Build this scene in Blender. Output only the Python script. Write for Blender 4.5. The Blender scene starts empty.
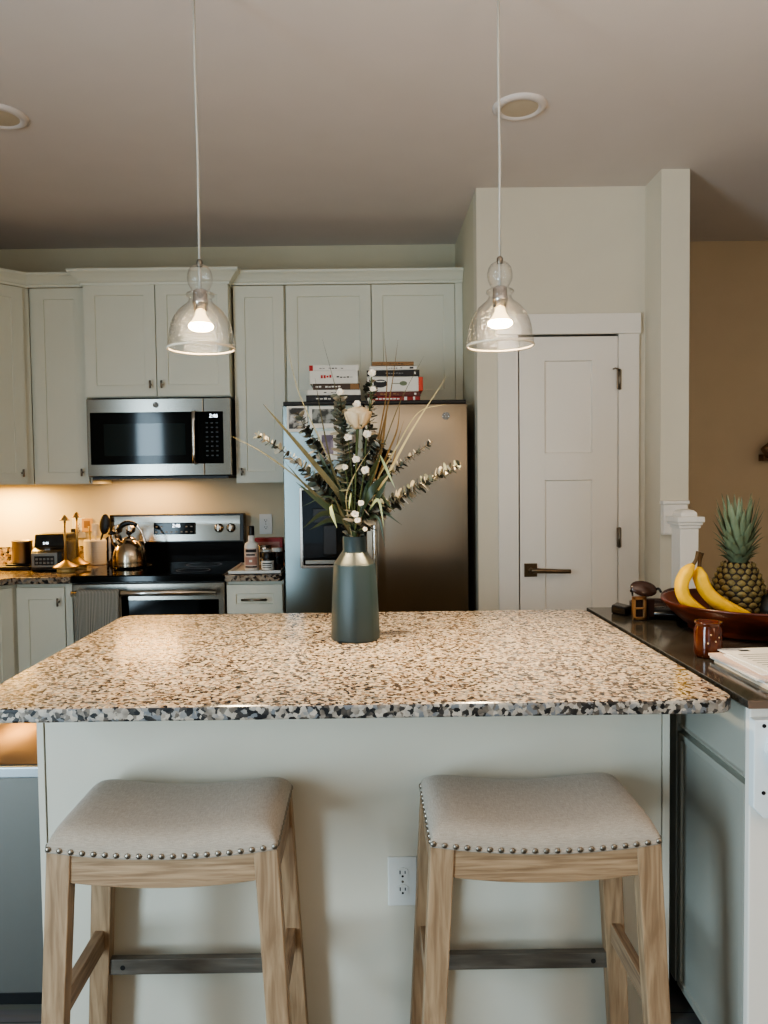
import bpy, bmesh, math, random
from mathutils import Vector, Matrix
random.seed(7)
PI = math.pi
sc = bpy.context.scene
col = sc.collection

# ------------------------------------------------------------------ camera
F, HCAM = 750.0, 1.375
pitch, yaw, roll, SHX = math.radians(2.37), math.radians(0.2), math.radians(-0.72), 0.0140
MC = Matrix.Rotation(-yaw, 3, 'Z') @ Matrix.Rotation(PI/2 - pitch, 3, 'X') @ Matrix.Rotation(roll, 3, 'Z')
cam = bpy.data.cameras.new('camera')
co = bpy.data.objects.new('camera', cam)
col.objects.link(co)
co.matrix_world = Matrix.Translation((0, 0, HCAM)) @ MC.to_4x4()
cam.sensor_width = 36.0
cam.lens = F / 1024 * 36.0
cam.shift_x = SHX
cam.clip_start = 0.05
sc.camera = co

def at(px, py, Y):
    """world point on the plane y = Y that the photograph shows at (px, py)"""
    r = MC @ Vector(((px - 384 + SHX*1024)/F, -(py - 512)/F, -1))
    t = Y / r.y
    return Vector((r.x*t, Y, HCAM + r.z*t))

# ------------------------------------------------------------------ materials
def lin(c):
    return tuple((x/12.92 if x <= .04045 else ((x+.055)/1.055)**2.4) for x in [v/255 for v in c])

def newmat(name):
    m = bpy.data.materials.new(name)
    m.use_nodes = True
    return m, m.node_tree.nodes, m.node_tree.links, m.node_tree.nodes['Principled BSDF']

def pmat(name, rgb, rough=.5, metal=0., spec=.5, bump=0., bscale=200., var=0., vscale=6., aniso=0., coat=0., emit=None, estr=0., sheen=0., stretch=None, arot=0., trans=0., ior=1.45):
    m, N, L, b = newmat(name)
    c = lin(rgb)
    b.inputs['Base Color'].default_value = (*c, 1)
    b.inputs['Roughness'].default_value = rough
    b.inputs['Metallic'].default_value = metal
    b.inputs['Specular IOR Level'].default_value = spec
    b.inputs['Coat Weight'].default_value = coat
    b.inputs['Coat Roughness'].default_value = .08
    b.inputs['Sheen Weight'].default_value = sheen
    b.inputs['Transmission Weight'].default_value = trans
    b.inputs['IOR'].default_value = ior
    tc = N.new('ShaderNodeTexCoord')
    src = tc.outputs['Object']
    if stretch:
        mp = N.new('ShaderNodeMapping')
        mp.inputs['Scale'].default_value = stretch
        L.new(src, mp.inputs['Vector']); src = mp.outputs['Vector']
    if var > 0:
        n = N.new('ShaderNodeTexNoise'); n.inputs['Scale'].default_value = vscale; n.inputs['Detail'].default_value = 5
        L.new(src, n.inputs['Vector'])
        r = N.new('ShaderNodeValToRGB')
        r.color_ramp.elements[0].position = .3; r.color_ramp.elements[1].position = .7
        r.color_ramp.elements[0].color = (*[x*(1-var) for x in c], 1)
        r.color_ramp.elements[1].color = (*[min(1, x*(1+var)) for x in c], 1)
        L.new(n.outputs['Fac'], r.inputs['Fac']); L.new(r.outputs['Color'], b.inputs['Base Color'])
    if bump > 0:
        n = N.new('ShaderNodeTexNoise'); n.inputs['Scale'].default_value = bscale; n.inputs['Detail'].default_value = 3
        L.new(src, n.inputs['Vector'])
        bp = N.new('ShaderNodeBump'); bp.inputs['Strength'].default_value = bump; bp.inputs['Distance'].default_value = .002
        L.new(n.outputs['Fac'], bp.inputs['Height']); L.new(bp.outputs['Normal'], b.inputs['Normal'])
    if aniso:
        b.inputs['Anisotropic'].default_value = aniso; b.inputs['Anisotropic Rotation'].default_value = arot
        t = N.new('ShaderNodeTangent'); t.direction_type = 'RADIAL'; t.axis = 'Z'
        L.new(t.outputs['Tangent'], b.inputs['Tangent'])
    if emit:
        b.inputs['Emission Color'].default_value = (*lin(emit), 1)
        b.inputs['Emission Strength'].default_value = estr
    return m

def granite(name, cols, scale=95., rough=.16):
    m, N, L, b = newmat(name)
    tc = N.new('ShaderNodeTexCoord')
    nz = N.new('ShaderNodeTexNoise'); nz.inputs['Scale'].default_value = 90; nz.inputs['Detail'].default_value = 3
    L.new(tc.outputs['Object'], nz.inputs['Vector'])
    mx = N.new('ShaderNodeMix'); mx.data_type = 'VECTOR'; mx.inputs['Factor'].default_value = .012
    L.new(tc.outputs['Object'], mx.inputs[4]); L.new(nz.outputs['Color'], mx.inputs[5])
    v = N.new('ShaderNodeTexVoronoi'); v.inputs['Scale'].default_value = scale
    L.new(mx.outputs[1], v.inputs['Vector'])
    sep = N.new('ShaderNodeSeparateColor'); L.new(v.outputs['Color'], sep.inputs['Color'])
    big = N.new('ShaderNodeTexNoise'); big.inputs['Scale'].default_value = 22; big.inputs['Detail'].default_value = 2
    L.new(tc.outputs['Object'], big.inputs['Vector'])
    ad = N.new('ShaderNodeMath'); ad.operation = 'MULTIPLY_ADD'; ad.inputs[1].default_value = .55; 
    L.new(big.outputs['Fac'], ad.inputs[0])
    ml = N.new('ShaderNodeMath'); ml.operation = 'MULTIPLY'; ml.inputs[1].default_value = .72
    L.new(sep.outputs['Red'], ml.inputs[0]); L.new(ml.outputs[0], ad.inputs[2])
    r = N.new('ShaderNodeValToRGB'); cr = r.color_ramp; cr.interpolation = 'LINEAR'
    while len(cr.elements) < len(cols): cr.elements.new(.5)
    for e, (p, c) in zip(cr.elements, cols):
        e.position = p; e.color = (*lin(c), 1)
    L.new(ad.outputs[0], r.inputs['Fac'])
    L.new(r.outputs['Color'], b.inputs['Base Color'])
    b.inputs['Roughness'].default_value = rough
    b.inputs['Specular IOR Level'].default_value = .5
    return m

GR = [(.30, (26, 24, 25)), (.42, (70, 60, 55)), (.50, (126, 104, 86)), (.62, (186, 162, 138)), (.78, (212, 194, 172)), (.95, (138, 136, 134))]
M = {}
M['granite'] = granite('speckled granite', GR, 135)
M['granite_edge_shade'] = granite('shaded granite edge', [(.36, (20, 20, 21)), (.47, (56, 52, 49)), (.54, (100, 90, 80)), (.64, (142, 132, 120)), (.80, (186, 174, 158)), (.95, (112, 114, 116))], 105, .35)  # same stone; shade on the slab's sides put into darker colours
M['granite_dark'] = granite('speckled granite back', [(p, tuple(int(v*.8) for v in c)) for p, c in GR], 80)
M['wall'] = pmat('painted wall cream', (216, 207, 188), .75, bump=.08, bscale=350, var=.015)
M['wall_back'] = pmat('painted wall kitchen', (205, 197, 172), .75, bump=.08, bscale=350, var=.015)
M['wall_shade_tan'] = pmat('painted wall stair', (206, 184, 154), .75, bump=.08, bscale=350, var=.02)  # cream wall paint with the stair side's shadow put into its tone
M['ceiling'] = pmat('painted ceiling', (214, 204, 197), .85, bump=.1, bscale=250, var=.012)
M['trim'] = pmat('white trim paint', (234, 227, 216), .42, bump=.02, bscale=120)
M['cab'] = pmat('cabinet paint', (220, 219, 203), .42, bump=.02, bscale=90, var=.01)
M['island'] = pmat('island panel paint', (214, 208, 192), .5, bump=.03, bscale=90, var=.012)
M['greycab'] = pmat('grey green cabinet paint', (158, 157, 147), .32, bump=.02, bscale=90)
M['steel'] = pmat('brushed steel', (150, 147, 139), .24, 1., aniso=.85, arot=.25, bump=.012, bscale=60, stretch=(.3, .3, 60))
M['fridge_steel'] = pmat('brushed fridge steel', (136, 123, 108), .30, 1., aniso=.92, bump=.01, bscale=60, stretch=(.3, .3, 40))
M['steel_cool_reflect'] = pmat('brushed steel cool reflection', (124, 134, 134), .30, 1., aniso=.9, bump=.01, bscale=60, stretch=(.3, .3, 40))  # same steel as the fridge door; cool window reflection put into the tint
M['steel_edge'] = pmat('polished steel', (205, 200, 192), .18, 1.)
M['nickel'] = pmat('brushed nickel', (142, 134, 122), .33, 1.)
M['bronze'] = pmat('dark bronze lever', (120, 104, 84), .32, 1.)
M['chrome'] = pmat('chrome', (215, 212, 206), .12, 1.)
M['blackglass'] = pmat('black glass', (4, 7, 8), .07, 0., .2)
M['mwglass'] = pmat('tinted oven window', (20, 32, 33), .06, 0., .32)
M['black'] = pmat('black plastic', (16, 16, 17), .4)
M['blacksatin'] = pmat('black satin', (20, 19, 19), .25, spec=.6)
M['display'] = pmat('clock digits', (240, 250, 255), .5, emit=(225, 242, 255), estr=4)
M['grey'] = pmat('grey plastic', (120, 121, 120), .45)
M['whiteplastic'] = pmat('white plastic', (224, 224, 219), .35)
M['slot'] = pmat('dark slot', (14, 14, 14), .7)
M['darkstone'] = pmat('polished black stone', (56, 53, 48), .12, spec=.8, var=.25, vscale=25)
M['darkstone_edge'] = pmat('brown stone edge', (112, 92, 78), .3)
M['vase'] = pmat('blue grey glaze', (42, 57, 61), .42, bump=.02, bscale=40, var=.04)
M['vase_top'] = pmat('grey metallic glaze', (104, 106, 100), .36, .75)
M['ink'] = pmat('dark print', (38, 36, 38), .6)
M['redink'] = pmat('red print', (176, 44, 40), .6)
M['paper'] = pmat('paper', (228, 224, 214), .7, var=.03, vscale=20)
M['floor'] = None

def wood(name, a, b_, scale=(1, 1, 1), rough=.5, nscale=9.):
    m, N, L, b = newmat(name)
    tc = N.new('ShaderNodeTexCoord'); mp = N.new('ShaderNodeMapping'); mp.inputs['Scale'].default_value = scale
    L.new(tc.outputs['Object'], mp.inputs['Vector'])
    n = N.new('ShaderNodeTexNoise'); n.inputs['Scale'].default_value = nscale; n.inputs['Detail'].default_value = 7; n.inputs['Distortion'].default_value = .6
    L.new(mp.outputs['Vector'], n.inputs['Vector'])
    r = N.new('ShaderNodeValToRGB')
    r.color_ramp.elements[0].position = .33; r.color_ramp.elements[1].position = .68
    r.color_ramp.elements[0].color = (*lin(a), 1); r.color_ramp.elements[1].color = (*lin(b_), 1)
    L.new(n.outputs['Fac'], r.inputs['Fac']); L.new(r.outputs['Color'], b.inputs['Base Color'])
    bp = N.new('ShaderNodeBump'); bp.inputs['Strength'].default_value = .18; bp.inputs['Distance'].default_value = .001
    L.new(n.outputs['Fac'], bp.inputs['Height']); L.new(bp.outputs['Normal'], b.inputs['Normal'])
    b.inputs['Roughness'].default_value = rough
    return m
M['oak_v'] = wood('weathered oak upright', (132, 106, 80), (174, 147, 116), (9, 9, .8), .55)
M['oak_h'] = wood('weathered oak crosswise', (130, 104, 78), (178, 150, 118), (.8, 9, 14), .55)
M['oak_y'] = wood('weathered oak lengthwise', (118, 94, 72), (162, 136, 108), (9, .8, 12), .55)
M['footbar'] = wood('grey brown bar', (86, 80, 72), (112, 105, 95), (1, 8, 8), .4)
M['redwood'] = wood('red brown bowl wood', (62, 23, 12), (102, 42, 22), (2, 2, 9), .3, 6)
M['rail'] = wood('handrail oak', (96, 66, 40), (128, 92, 60), (2, 9, 9), .4)
M['brass'] = pmat('aged brass', (186, 160, 112), .42, .8)
M['brasswood'] = wood('honey wood', (176, 150, 92), (206, 184, 124), (6, 6, 6), .4)
M['crock'] = pmat('ribbed stoneware', (206, 198, 184), .5, var=.04)
M['copper'] = pmat('warm polished steel', (196, 180, 158), .2, 1.)
M['amber'] = pmat('amber glass', (76, 30, 10), .12, spec=.5, coat=.2, var=.35, vscale=30)
M['candle'] = pmat('candle wax', (190, 130, 70), .5)
M['leather'] = pmat('dark brown leather', (44, 28, 22), .35, bump=.15, bscale=300)
M['leather_black'] = pmat('black leather', (17, 14, 14), .22, bump=.1, bscale=300)
M['tortoise'] = pmat('brown lens', (62, 42, 34), .15, coat=.3)
M['buckle'] = pmat('antique buckle metal', (196, 156, 112), .28, 1.)
M['tan'] = pmat('tan plate', (196, 160, 112), .5)
M['cork'] = pmat('cork tan book', (140, 104, 66), .6)

# linen for the stool seats
def fabric(name, rgb):
    m, N, L, b = newmat(name)
    tc = N.new('ShaderNodeTexCoord')
    def tex(sc3):
        mp = N.new('ShaderNodeMapping'); mp.inputs['Scale'].default_value = sc3
        L.new(tc.outputs['Object'], mp.inputs['Vector'])
        n = N.new('ShaderNodeTexNoise'); n.inputs['Scale'].default_value = 1; n.inputs['Detail'].default_value = 3
        L.new(mp.outputs['Vector'], n.inputs['Vector']); return n.outputs['Fac']
    a, c = tex((60, 900, 900)), tex((900, 60, 900))
    ad = N.new('ShaderNodeMath'); ad.operation = 'ADD'; L.new(a, ad.inputs[0]); L.new(c, ad.inputs[1])
    mr = N.new('ShaderNodeMapRange'); mr.inputs['From Min'].default_value = .7; mr.inputs['From Max'].default_value = 1.3
    L.new(ad.outputs[0], mr.inputs['Value'])
    r = N.new('ShaderNodeValToRGB'); cc = lin(rgb)
    r.color_ramp.elements[0].color = (*[x*.76 for x in cc], 1); r.color_ramp.elements[1].color = (*[min(1, x*1.2) for x in cc], 1)
    L.new(mr.outputs[0], r.inputs['Fac']); L.new(r.outputs['Color'], b.inputs['Base Color'])
    bp = N.new('ShaderNodeBump'); bp.inputs['Strength'].default_value = .25; bp.inputs['Distance'].default_value = .001
    L.new(mr.outputs[0], bp.inputs['Height']); L.new(bp.outputs['Normal'], b.inputs['Normal'])
    b.inputs['Roughness'].default_value = .95; b.inputs['Sheen Weight'].default_value = .25; b.inputs['Specular IOR Level'].default_value = .2
    return m
M['linen'] = fabric('taupe linen', (168, 156, 141))

def stripes(name, a, b_, freq):
    m, N, L, b = newmat(name)
    tc = N.new('ShaderNodeTexCoord'); s = N.new('ShaderNodeSeparateXYZ'); L.new(tc.outputs['Object'], s.inputs[0])
    mu = N.new('ShaderNodeMath'); mu.operation = 'MULTIPLY'; mu.inputs[1].default_value = freq; L.new(s.outputs['X'], mu.inputs[0])
    sn = N.new('ShaderNodeMath'); sn.operation = 'SINE'; L.new(mu.outputs[0], sn.inputs[0])
    r = N.new('ShaderNodeValToRGB'); r.color_ramp.elements[0].position = .1; r.color_ramp.elements[1].position = .6
    r.color_ramp.elements[0].color = (*lin(a), 1); r.color_ramp.elements[1].color = (*lin(b_), 1)
    L.new(sn.outputs[0], r.inputs['Fac']); L.new(r.outputs['Color'], b.inputs['Base Color']); b.inputs['Roughness'].default_value = .9
    return m
M['towel'] = stripes('striped towel', (112, 110, 103), (176, 172, 160), 900)

# floor: grey planks
def floormat():
    m, N, L, b = newmat('grey plank floor')
    tc = N.new('ShaderNodeTexCoord')
    br = N.new('ShaderNodeTexBrick'); br.inputs['Scale'].default_value = 1
    br.inputs['Brick Width'].default_value = 1.2; br.inputs['Row Height'].default_value = .16; br.inputs['Mortar Size'].default_value = .002
    br.inputs['Color1'].default_value = (*lin((104, 102, 100)), 1); br.inputs['Color2'].default_value = (*lin((126, 122, 116)), 1); br.inputs['Mortar'].default_value = (*lin((50, 48, 46)), 1)
    L.new(tc.outputs['Object'], br.inputs['Vector'])
    mp = N.new('ShaderNodeMapping'); mp.inputs['Scale'].default_value = (1, 14, 1); L.new(tc.outputs['Object'], mp.inputs['Vector'])
    n = N.new('ShaderNodeTexNoise'); n.inputs['Scale'].default_value = 4; n.inputs['Detail'].default_value = 6; L.new(mp.outputs['Vector'], n.inputs['Vector'])
    mx = N.new('ShaderNodeMix'); mx.data_type = 'RGBA'; mx.blend_type = 'MULTIPLY'; mx.inputs['Factor'].default_value = .5
    L.new(br.outputs['Color'], mx.inputs[6]); L.new(n.outputs['Color'], mx.inputs[7]); L.new(mx.outputs[2], b.inputs['Base Color'])
    b.inputs['Roughness'].default_value = .4
    return m
M['floor'] = floormat()

# thin seeded glass (no refraction, so lamp light passes through the shade)
def glassmat(name, tint=(1, 1, 1), seeds=True, base=.04):
    m = bpy.data.materials.new(name); m.use_nodes = True
    N, L = m.node_tree.nodes, m.node_tree.links
    N.clear()
    out = N.new('ShaderNodeOutputMaterial')
    tr = N.new('ShaderNodeBsdfTransparent'); tr.inputs['Color'].default_value = (*tint, 1)
    gl = N.new('ShaderNodeBsdfGlossy'); gl.inputs['Roughness'].default_value = .03
    lw = N.new('ShaderNodeLayerWeight'); lw.inputs['Blend'].default_value = .5
    pw = N.new('ShaderNodeMath'); pw.operation = 'POWER'; pw.inputs[1].default_value = 2.3
    mx = N.new('ShaderNodeMixShader')
    mr = N.new('ShaderNodeMapRange'); mr.inputs['To Min'].default_value = base; mr.inputs['To Max'].default_value = .92
    L.new(lw.outputs['Facing'], pw.inputs[0]); L.new(pw.outputs[0], mr.inputs['Value'])
    L.new(mr.outputs[0], mx.inputs[0]); L.new(tr.outputs[0], mx.inputs[1]); L.new(gl.outputs[0], mx.inputs[2])
    last = mx.outputs[0]
    if seeds:
        tc = N.new('ShaderNodeTexCoord')
        v = N.new('ShaderNodeTexVoronoi'); v.inputs['Scale'].default_value = 150; L.new(tc.outputs['Object'], v.inputs['Vector'])
        bp = N.new('ShaderNodeBump'); bp.inputs['Strength'].default_value = .5; bp.inputs['Distance'].default_value = .003
        L.new(v.outputs['Distance'], bp.inputs['Height']); L.new(bp.outputs['Normal'], gl.inputs['Normal'])
        df = N.new('ShaderNodeBsdfTranslucent'); df.inputs['Color'].default_value = (.9, .88, .82, 1)
        lt = N.new('ShaderNodeMath'); lt.operation = 'LESS_THAN'; lt.inputs[1].default_value = .15; L.new(v.outputs['Distance'], lt.inputs[0])
        ml = N.new('ShaderNodeMath'); ml.operation = 'MULTIPLY'; ml.inputs[1].default_value = .75; L.new(lt.outputs[0], ml.inputs[0])
        m2 = N.new('ShaderNodeMixShader'); L.new(ml.outputs[0], m2.inputs[0]); L.new(last, m2.inputs[1]); L.new(df.outputs[0], m2.inputs[2]); last = m2.outputs[0]
    L.new(last, out.inputs['Surface'])
    return m
M['seeded'] = glassmat('seeded clear glass')
M['paneglass'] = glassmat('window glass', seeds=False, base=.03)
M['cordclear'] = pmat('clear cord', (186, 180, 168), .3, spec=.6)
M['bulb'] = pmat('lit bulb', (255, 240, 210), .4, emit=(255, 214, 150), estr=45)
M['bulbneck'] = pmat('bulb neck', (250, 236, 205), .3, emit=(255, 214, 150), estr=3)
M['lens'] = pmat('recessed lamp lens', (196, 180, 156), .5)

# ------------------------------------------------------------------ mesh builder
class MB:
    def __init__(s):
        s.v, s.f, s.mi, s.sm = [], [], [], []
        s.M = Matrix.Identity(4); s.m = 0
    def add(s, vs, fs, smooth=False):
        o = len(s.v)
        s.v += [s.M @ Vector(p) for p in vs]
        for f in fs:
            s.f.append([i + o for i in f]); s.mi.append(s.m); s.sm.append(smooth)
        return s
    def box(s, x0, x1, y0, y1, z0, z1):
        vs = [(x, y, z) for z in (z0, z1) for y in (y0, y1) for x in (x0, x1)]
        return s.add(vs, [(0, 2, 3, 1), (4, 5, 7, 6), (0, 1, 5, 4), (2, 6, 7, 3), (0, 4, 6, 2), (1, 3, 7, 5)])
    def loft(s, rings, smooth=True, cap=True, closed=True):
        n = len(rings[0]); vs = [p for r in rings for p in r]; fs = []
        for k in range(len(rings) - 1):
            for i in range(n if closed else n - 1):
                j = (i + 1) % n
                fs.append((k*n + i, k*n + j, (k+1)*n + j, (k+1)*n + i))
        s.add(vs, fs, smooth)
        if cap and closed:
            s.add(rings[0], [tuple(range(n))[::-1]]); s.add(rings[-1], [tuple(range(n))])
        return s
    def lathe(s, prof, c=(0, 0, 0), n=40, smooth=True, cap=False, axis='Z'):
        rings = []
        for r, z in prof:
            ring = []
            for i in range(n):
                a = 2*PI*i/n
                p = (r*math.cos(a), r*math.sin(a), z)
                if axis == 'Y': p = (p[0], -p[2], p[1])
                if axis == 'X': p = (p[2], p[0], p[1])
                ring.append((c[0]+p[0], c[1]+p[1], c[2]+p[2]))
            rings.append(ring)
        return s.loft(rings, smooth, cap)
    def cyl(s, c, r, z0, z1, n=24, axis='Z', smooth=True):
        return s.lathe([(r, z0), (r, z1)], c, n, smooth, True, axis)
    def tube(s, pts, r, n=8, cap=True, flat=None):
        pts = [Vector(p) for p in pts]; rings = []
        up = None
        for i, p in enumerate(pts):
            t = (pts[min(i+1, len(pts)-1)] - pts[max(i-1, 0)]).normalized()
            if up is None:
                up = t.orthogonal().normalized()
            up = (up - t*up.dot(t)).normalized(); w = t.cross(up)
            rr = r[i] if isinstance(r, (list, tuple)) else r
            rings.append([p + (up*math.cos(2*PI*k/n) + w*math.sin(2*PI*k/n))*rr for k in range(n)])
        return s.loft(rings, True, cap)
    def ribbon(s, pts, ws, side, cup=0.):
        """flat tapered blade along pts, widths ws, side = width direction hint"""
        pts = [Vector(p) for p in pts]; vs, fs = [], []
        side = Vector(side)
        for i, p in enumerate(pts):
            t = (pts[min(i+1, len(pts)-1)] - pts[max(i-1, 0)]).normalized()
            d = (side - t*side.dot(t)).normalized(); nn = t.cross(d)
            w = ws[i]/2
            vs += [p - d*w, p + nn*(cup*w), p + d*w]
        for i in range(len(pts)-1):
            a = i*3
            fs += [(a, a+1, a+4, a+3), (a+1, a+2, a+5, a+4)]
        return s.add(vs, fs, True)
    def sphere(s, c, r, n=12, m=8, sz=(1, 1, 1)):
        prof = [(max(1e-5, math.sin(PI*k/m)), -math.cos(PI*k/m)) for k in range(m+1)]
        rings = [[(c[0]+r*sz[0]*q*math.cos(2*PI*i/n), c[1]+r*sz[1]*q*math.sin(2*PI*i/n), c[2]+r*sz[2]*z) for i in range(n)] for q, z in prof]
        return s.loft(rings, True, False)
    def prism(s, poly, a0, a1, axis='Y', smooth=False):
        def P(u, v, a):
            return {'Y': (u, a, v), 'X': (a, u, v), 'Z': (u, v, a)}[axis]
        return s.loft([[P(u, v, a0) for u, v in poly], [P(u, v, a1) for u, v in poly]], smooth, True)
    def build(s, name, mat, parent=None, bevel=0., solid=0., subd=0):
        me = bpy.data.meshes.new(name)
        off = Vector((0, 0, 0)); q = parent
        while q is not None:
            off += q.location; q = q.parent
        if parent is None:
            xs = [v.x for v in s.v]; ys = [v.y for v in s.v]
            off = Vector(((min(xs)+max(xs))/2, (min(ys)+max(ys))/2, min(v.z for v in s.v)))
        me.from_pydata([v - off for v in s.v], [], s.f)
        for mt in (mat if isinstance(mat, list) else [mat]): me.materials.append(mt)
        for p, mi, sm in zip(me.polygons, s.mi, s.sm):
            p.material_index = mi; p.use_smooth = sm
        bm = bmesh.new(); bm.from_mesh(me)
        bmesh.ops.remove_doubles(bm, verts=bm.verts, dist=1e-6)
        bmesh.ops.recalc_face_normals(bm, faces=bm.faces)
        bm.to_mesh(me); bm.free()
        o = bpy.data.objects.new(name, me); col.objects.link(o)
        if parent is None: o.location = off
        else: o.parent = parent
        if solid:
            md = o.modifiers.new('solid', 'SOLIDIFY'); md.thickness = solid; md.offset = 0
        if bevel:
            md = o.modifiers.new('bevel', 'BEVEL'); md.width = bevel; md.segments = 2; md.limit_method = 'ANGLE'; md.angle_limit = math.radians(40)
        if subd:
            md = o.modifiers.new('sub', 'SUBSURF'); md.levels = subd; md.render_levels = subd
        return o

def thing(name, label, cat, loc, group=None):
    o = bpy.data.objects.new(name, None); col.objects.link(o)
    o.location = loc; o.empty_display_size = .05
    return tag(o, label, cat, group)
def tag(o, label, cat, group=None):
    o['label'] = label; o['category'] = cat
    if group: o['group'] = group
    return o
def struct(o):
    o['kind'] = 'structure'; return o
def dup(root, dloc, label=None):
    r = root.copy(); col.objects.link(r); r.location = root.location + Vector(dloc)
    if label: r['label'] = label
    for ch in list(root.children):
        c = ch.copy(); col.objects.link(c); c.parent = r
        for g in list(ch.children):
            d = g.copy(); col.objects.link(d); d.parent = c
    return r
def text(s, name, size, pos, mat, parent, rotx=PI/2, rotz=0, extrude=.0004, shear=0):
    cu = bpy.data.curves.new(name, 'FONT'); cu.body = s; cu.size = size; cu.extrude = extrude
    cu.align_x = 'CENTER'; cu.align_y = 'CENTER'; cu.shear = shear
    cu.materials.append(mat)
    o = bpy.data.objects.new(name, cu); col.objects.link(o)
    off = Vector((0, 0, 0)); q = parent
    while q is not None:
        off += q.location; q = q.parent
    bpy.context.view_layer.update()
    me = bpy.data.meshes.new_from_object(o.evaluated_get(bpy.context.evaluated_depsgraph_get()))
    bpy.data.objects.remove(o)
    o = bpy.data.objects.new(name, me); col.objects.link(o)
    o.parent = parent; o.location = Vector(pos) - off; o.rotation_euler = (rotx, 0, rotz)
    return o

def smoothpts(P, n=8):
    """Catmull-Rom through P"""
    P = [Vector(p) for p in P]; out = []
    Q = [P[0]*2 - P[1]] + P + [P[-1]*2 - P[-2]]
    for i in range(1, len(Q)-2):
        a, b, c, d = Q[i-1:i+3]
        for k in range(n):
            t = k/n
            out.append(.5*((2*b) + (c-a)*t + (2*a-5*b+4*c-d)*t*t + (-a+3*b-3*c+d)*t**3))
    out.append(P[-1]); return out

def shaker(x0, x1, z0, z1, yf, t=.02, rail=.058, rec=.007, mb=None):
    """door slab facing -Y at y=yf with one recessed panel"""
    mb = mb or MB()
    o = [(x0, z0), (x1, z0), (x1, z1), (x0, z1)]
    i = [(x0+rail, z0+rail), (x1-rail, z0+rail), (x1-rail, z1-rail), (x0+rail, z1-rail)]
    k = .003
    j = [(x0+rail+k, z0+rail+k), (x1-rail-k, z0+rail+k), (x1-rail-k, z1-rail-k), (x0+rail+k, z1-rail-k)]
    vs = [(x, yf+t, z) for x, z in o] + [(x, yf, z) for x, z in o] + [(x, yf, z) for x, z in i] + [(x, yf+rec, z) for x, z in j]
    fs = [(3, 2, 1, 0)]
    for a in range(4):
        b = (a+1) % 4
        fs += [(a, b, 4+b, 4+a), (4+a, 4+b, 8+b, 8+a), (8+a, 8+b, 12+b, 12+a)]
    fs.append((12, 13, 14, 15))
    return mb.add(vs, fs)

def tknob(x, y, z, parent, m4=None, side=0):
    mb = MB()
    if m4: mb.M = m4
    mb.cyl((x, y, z), .0045, 0, .024, 10, 'Y')
    mb.tube([(x, y-.026, z-.02), (x, y-.026, z+.02)], .0055, 10)
    return mb.build('knob', M['nickel'], parent)

# ------------------------------------------------------------------ room shell
YB, ZC = 4.38, 2.732
XL, XR, YF = -2.44, 3.7, -3.2
def wallbox(name, mat, *b):
    return struct(MB().box(*b).build(name, mat))
wallbox('floor', M['floor'], XL-.1, XR+.1, YF-.1, YB+.1, -.05, 0)
wallbox('ceiling', M['ceiling'], XL-.1, XR+.1, YF-.1, YB+.1, ZC, ZC+.06)
wallbox('wall_back', M['wall_back'], XL-.1, 1.38, YB, YB+.1, 0, ZC)
wallbox('wall_stair', M['wall_shade_tan'], 1.38, XR, YB, YB+.1, 0, ZC)
wallbox('wall_right', M['wall'], XR, XR+.1, YF, YB+.1, 0, ZC)
# walls with glazed openings, left of and behind the camera
WZ0, WZ1 = .06, 2.25
LW0, LW1 = -1.05, .0                    # side patio door
RWS = [(-1.45, -.50)]                    # rear glazing
mb = MB().box(XL-.1, XL, YF-.1, LW0, 0, ZC).box(XL-.1, XL, LW1, YB, 0, ZC).box(XL-.1, XL, LW0, LW1, 0, WZ0).box(XL-.1, XL, LW0, LW1, WZ1, ZC)
struct(mb.build('wall_left', M['wall']))
mb = MB(); edge = [XL] + [v for r in RWS for v in r] + [XR]
for k in range(0, len(edge), 2): mb.box(edge[k], edge[k+1], YF-.1, YF, 0, ZC)
for r in RWS: mb.box(*r, YF-.1, YF, WZ1, ZC)
struct(mb.build('wall_front', M['wall']))
def glazing(name, a, b, z0, z1, rear, n):
    win = struct(bpy.data.objects.new(name, None)); col.objects.link(win)
    win.location = ((a+b)/2, YF-.05, z0) if rear else (XL-.05, (a+b)/2, z0)
    def bar(u0, u1, v0, v1, d0, d1, mb):
        return mb.box(u0, u1, YF-.05+d0, YF-.05+d1, v0, v1) if rear else mb.box(XL-.05+d0, XL-.05+d1, u0, u1, v0, v1)
    mb = MB()
    for k in range(n+1):
        u = a+(b-a-.06)*k/n; bar(u, u+.06, z0, z1, -.03, .03, mb)
    bar(a, b, z0, z0+.06, -.03, .03, mb); bar(a, b, z1-.06, z1, -.03, .03, mb)
    struct(mb.build('window_frame', M['trim'], win))
    struct(bar(a+.01, b-.01, z0+.01, z1-.01, -.003, .003, MB()).build('window_pane', M['paneglass'], win))
glazing('window_1', LW0, LW1, WZ0, WZ1, False, 2)
glazing('window_2', *RWS[0], .0, WZ1, True, 1)

# pantry block and the wall end beside it
PX0, PX1, PY = .527, 1.325, 3.55
DX0, DX1, DZ = .720, 1.188, 2.045
mb = MB().box(PX0, DX0-.005, PY, PY+.1, 0, ZC).box(DX1+.0005, PX1, PY, PY+.1, 0, ZC).box(DX0-.005, DX1+.0005, PY, PY+.1, DZ+.005, ZC)
struct(mb.build('wall_pantry', M['wall']))
wallbox('wall_pantry_side', M['wall_back'], PX0, PX0+.09, PY+.1, YB, 0, ZC)
wallbox('wall_stub', M['wall'], PX1-.008, 1.443, 3.36, YB, 0, ZC)
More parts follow.
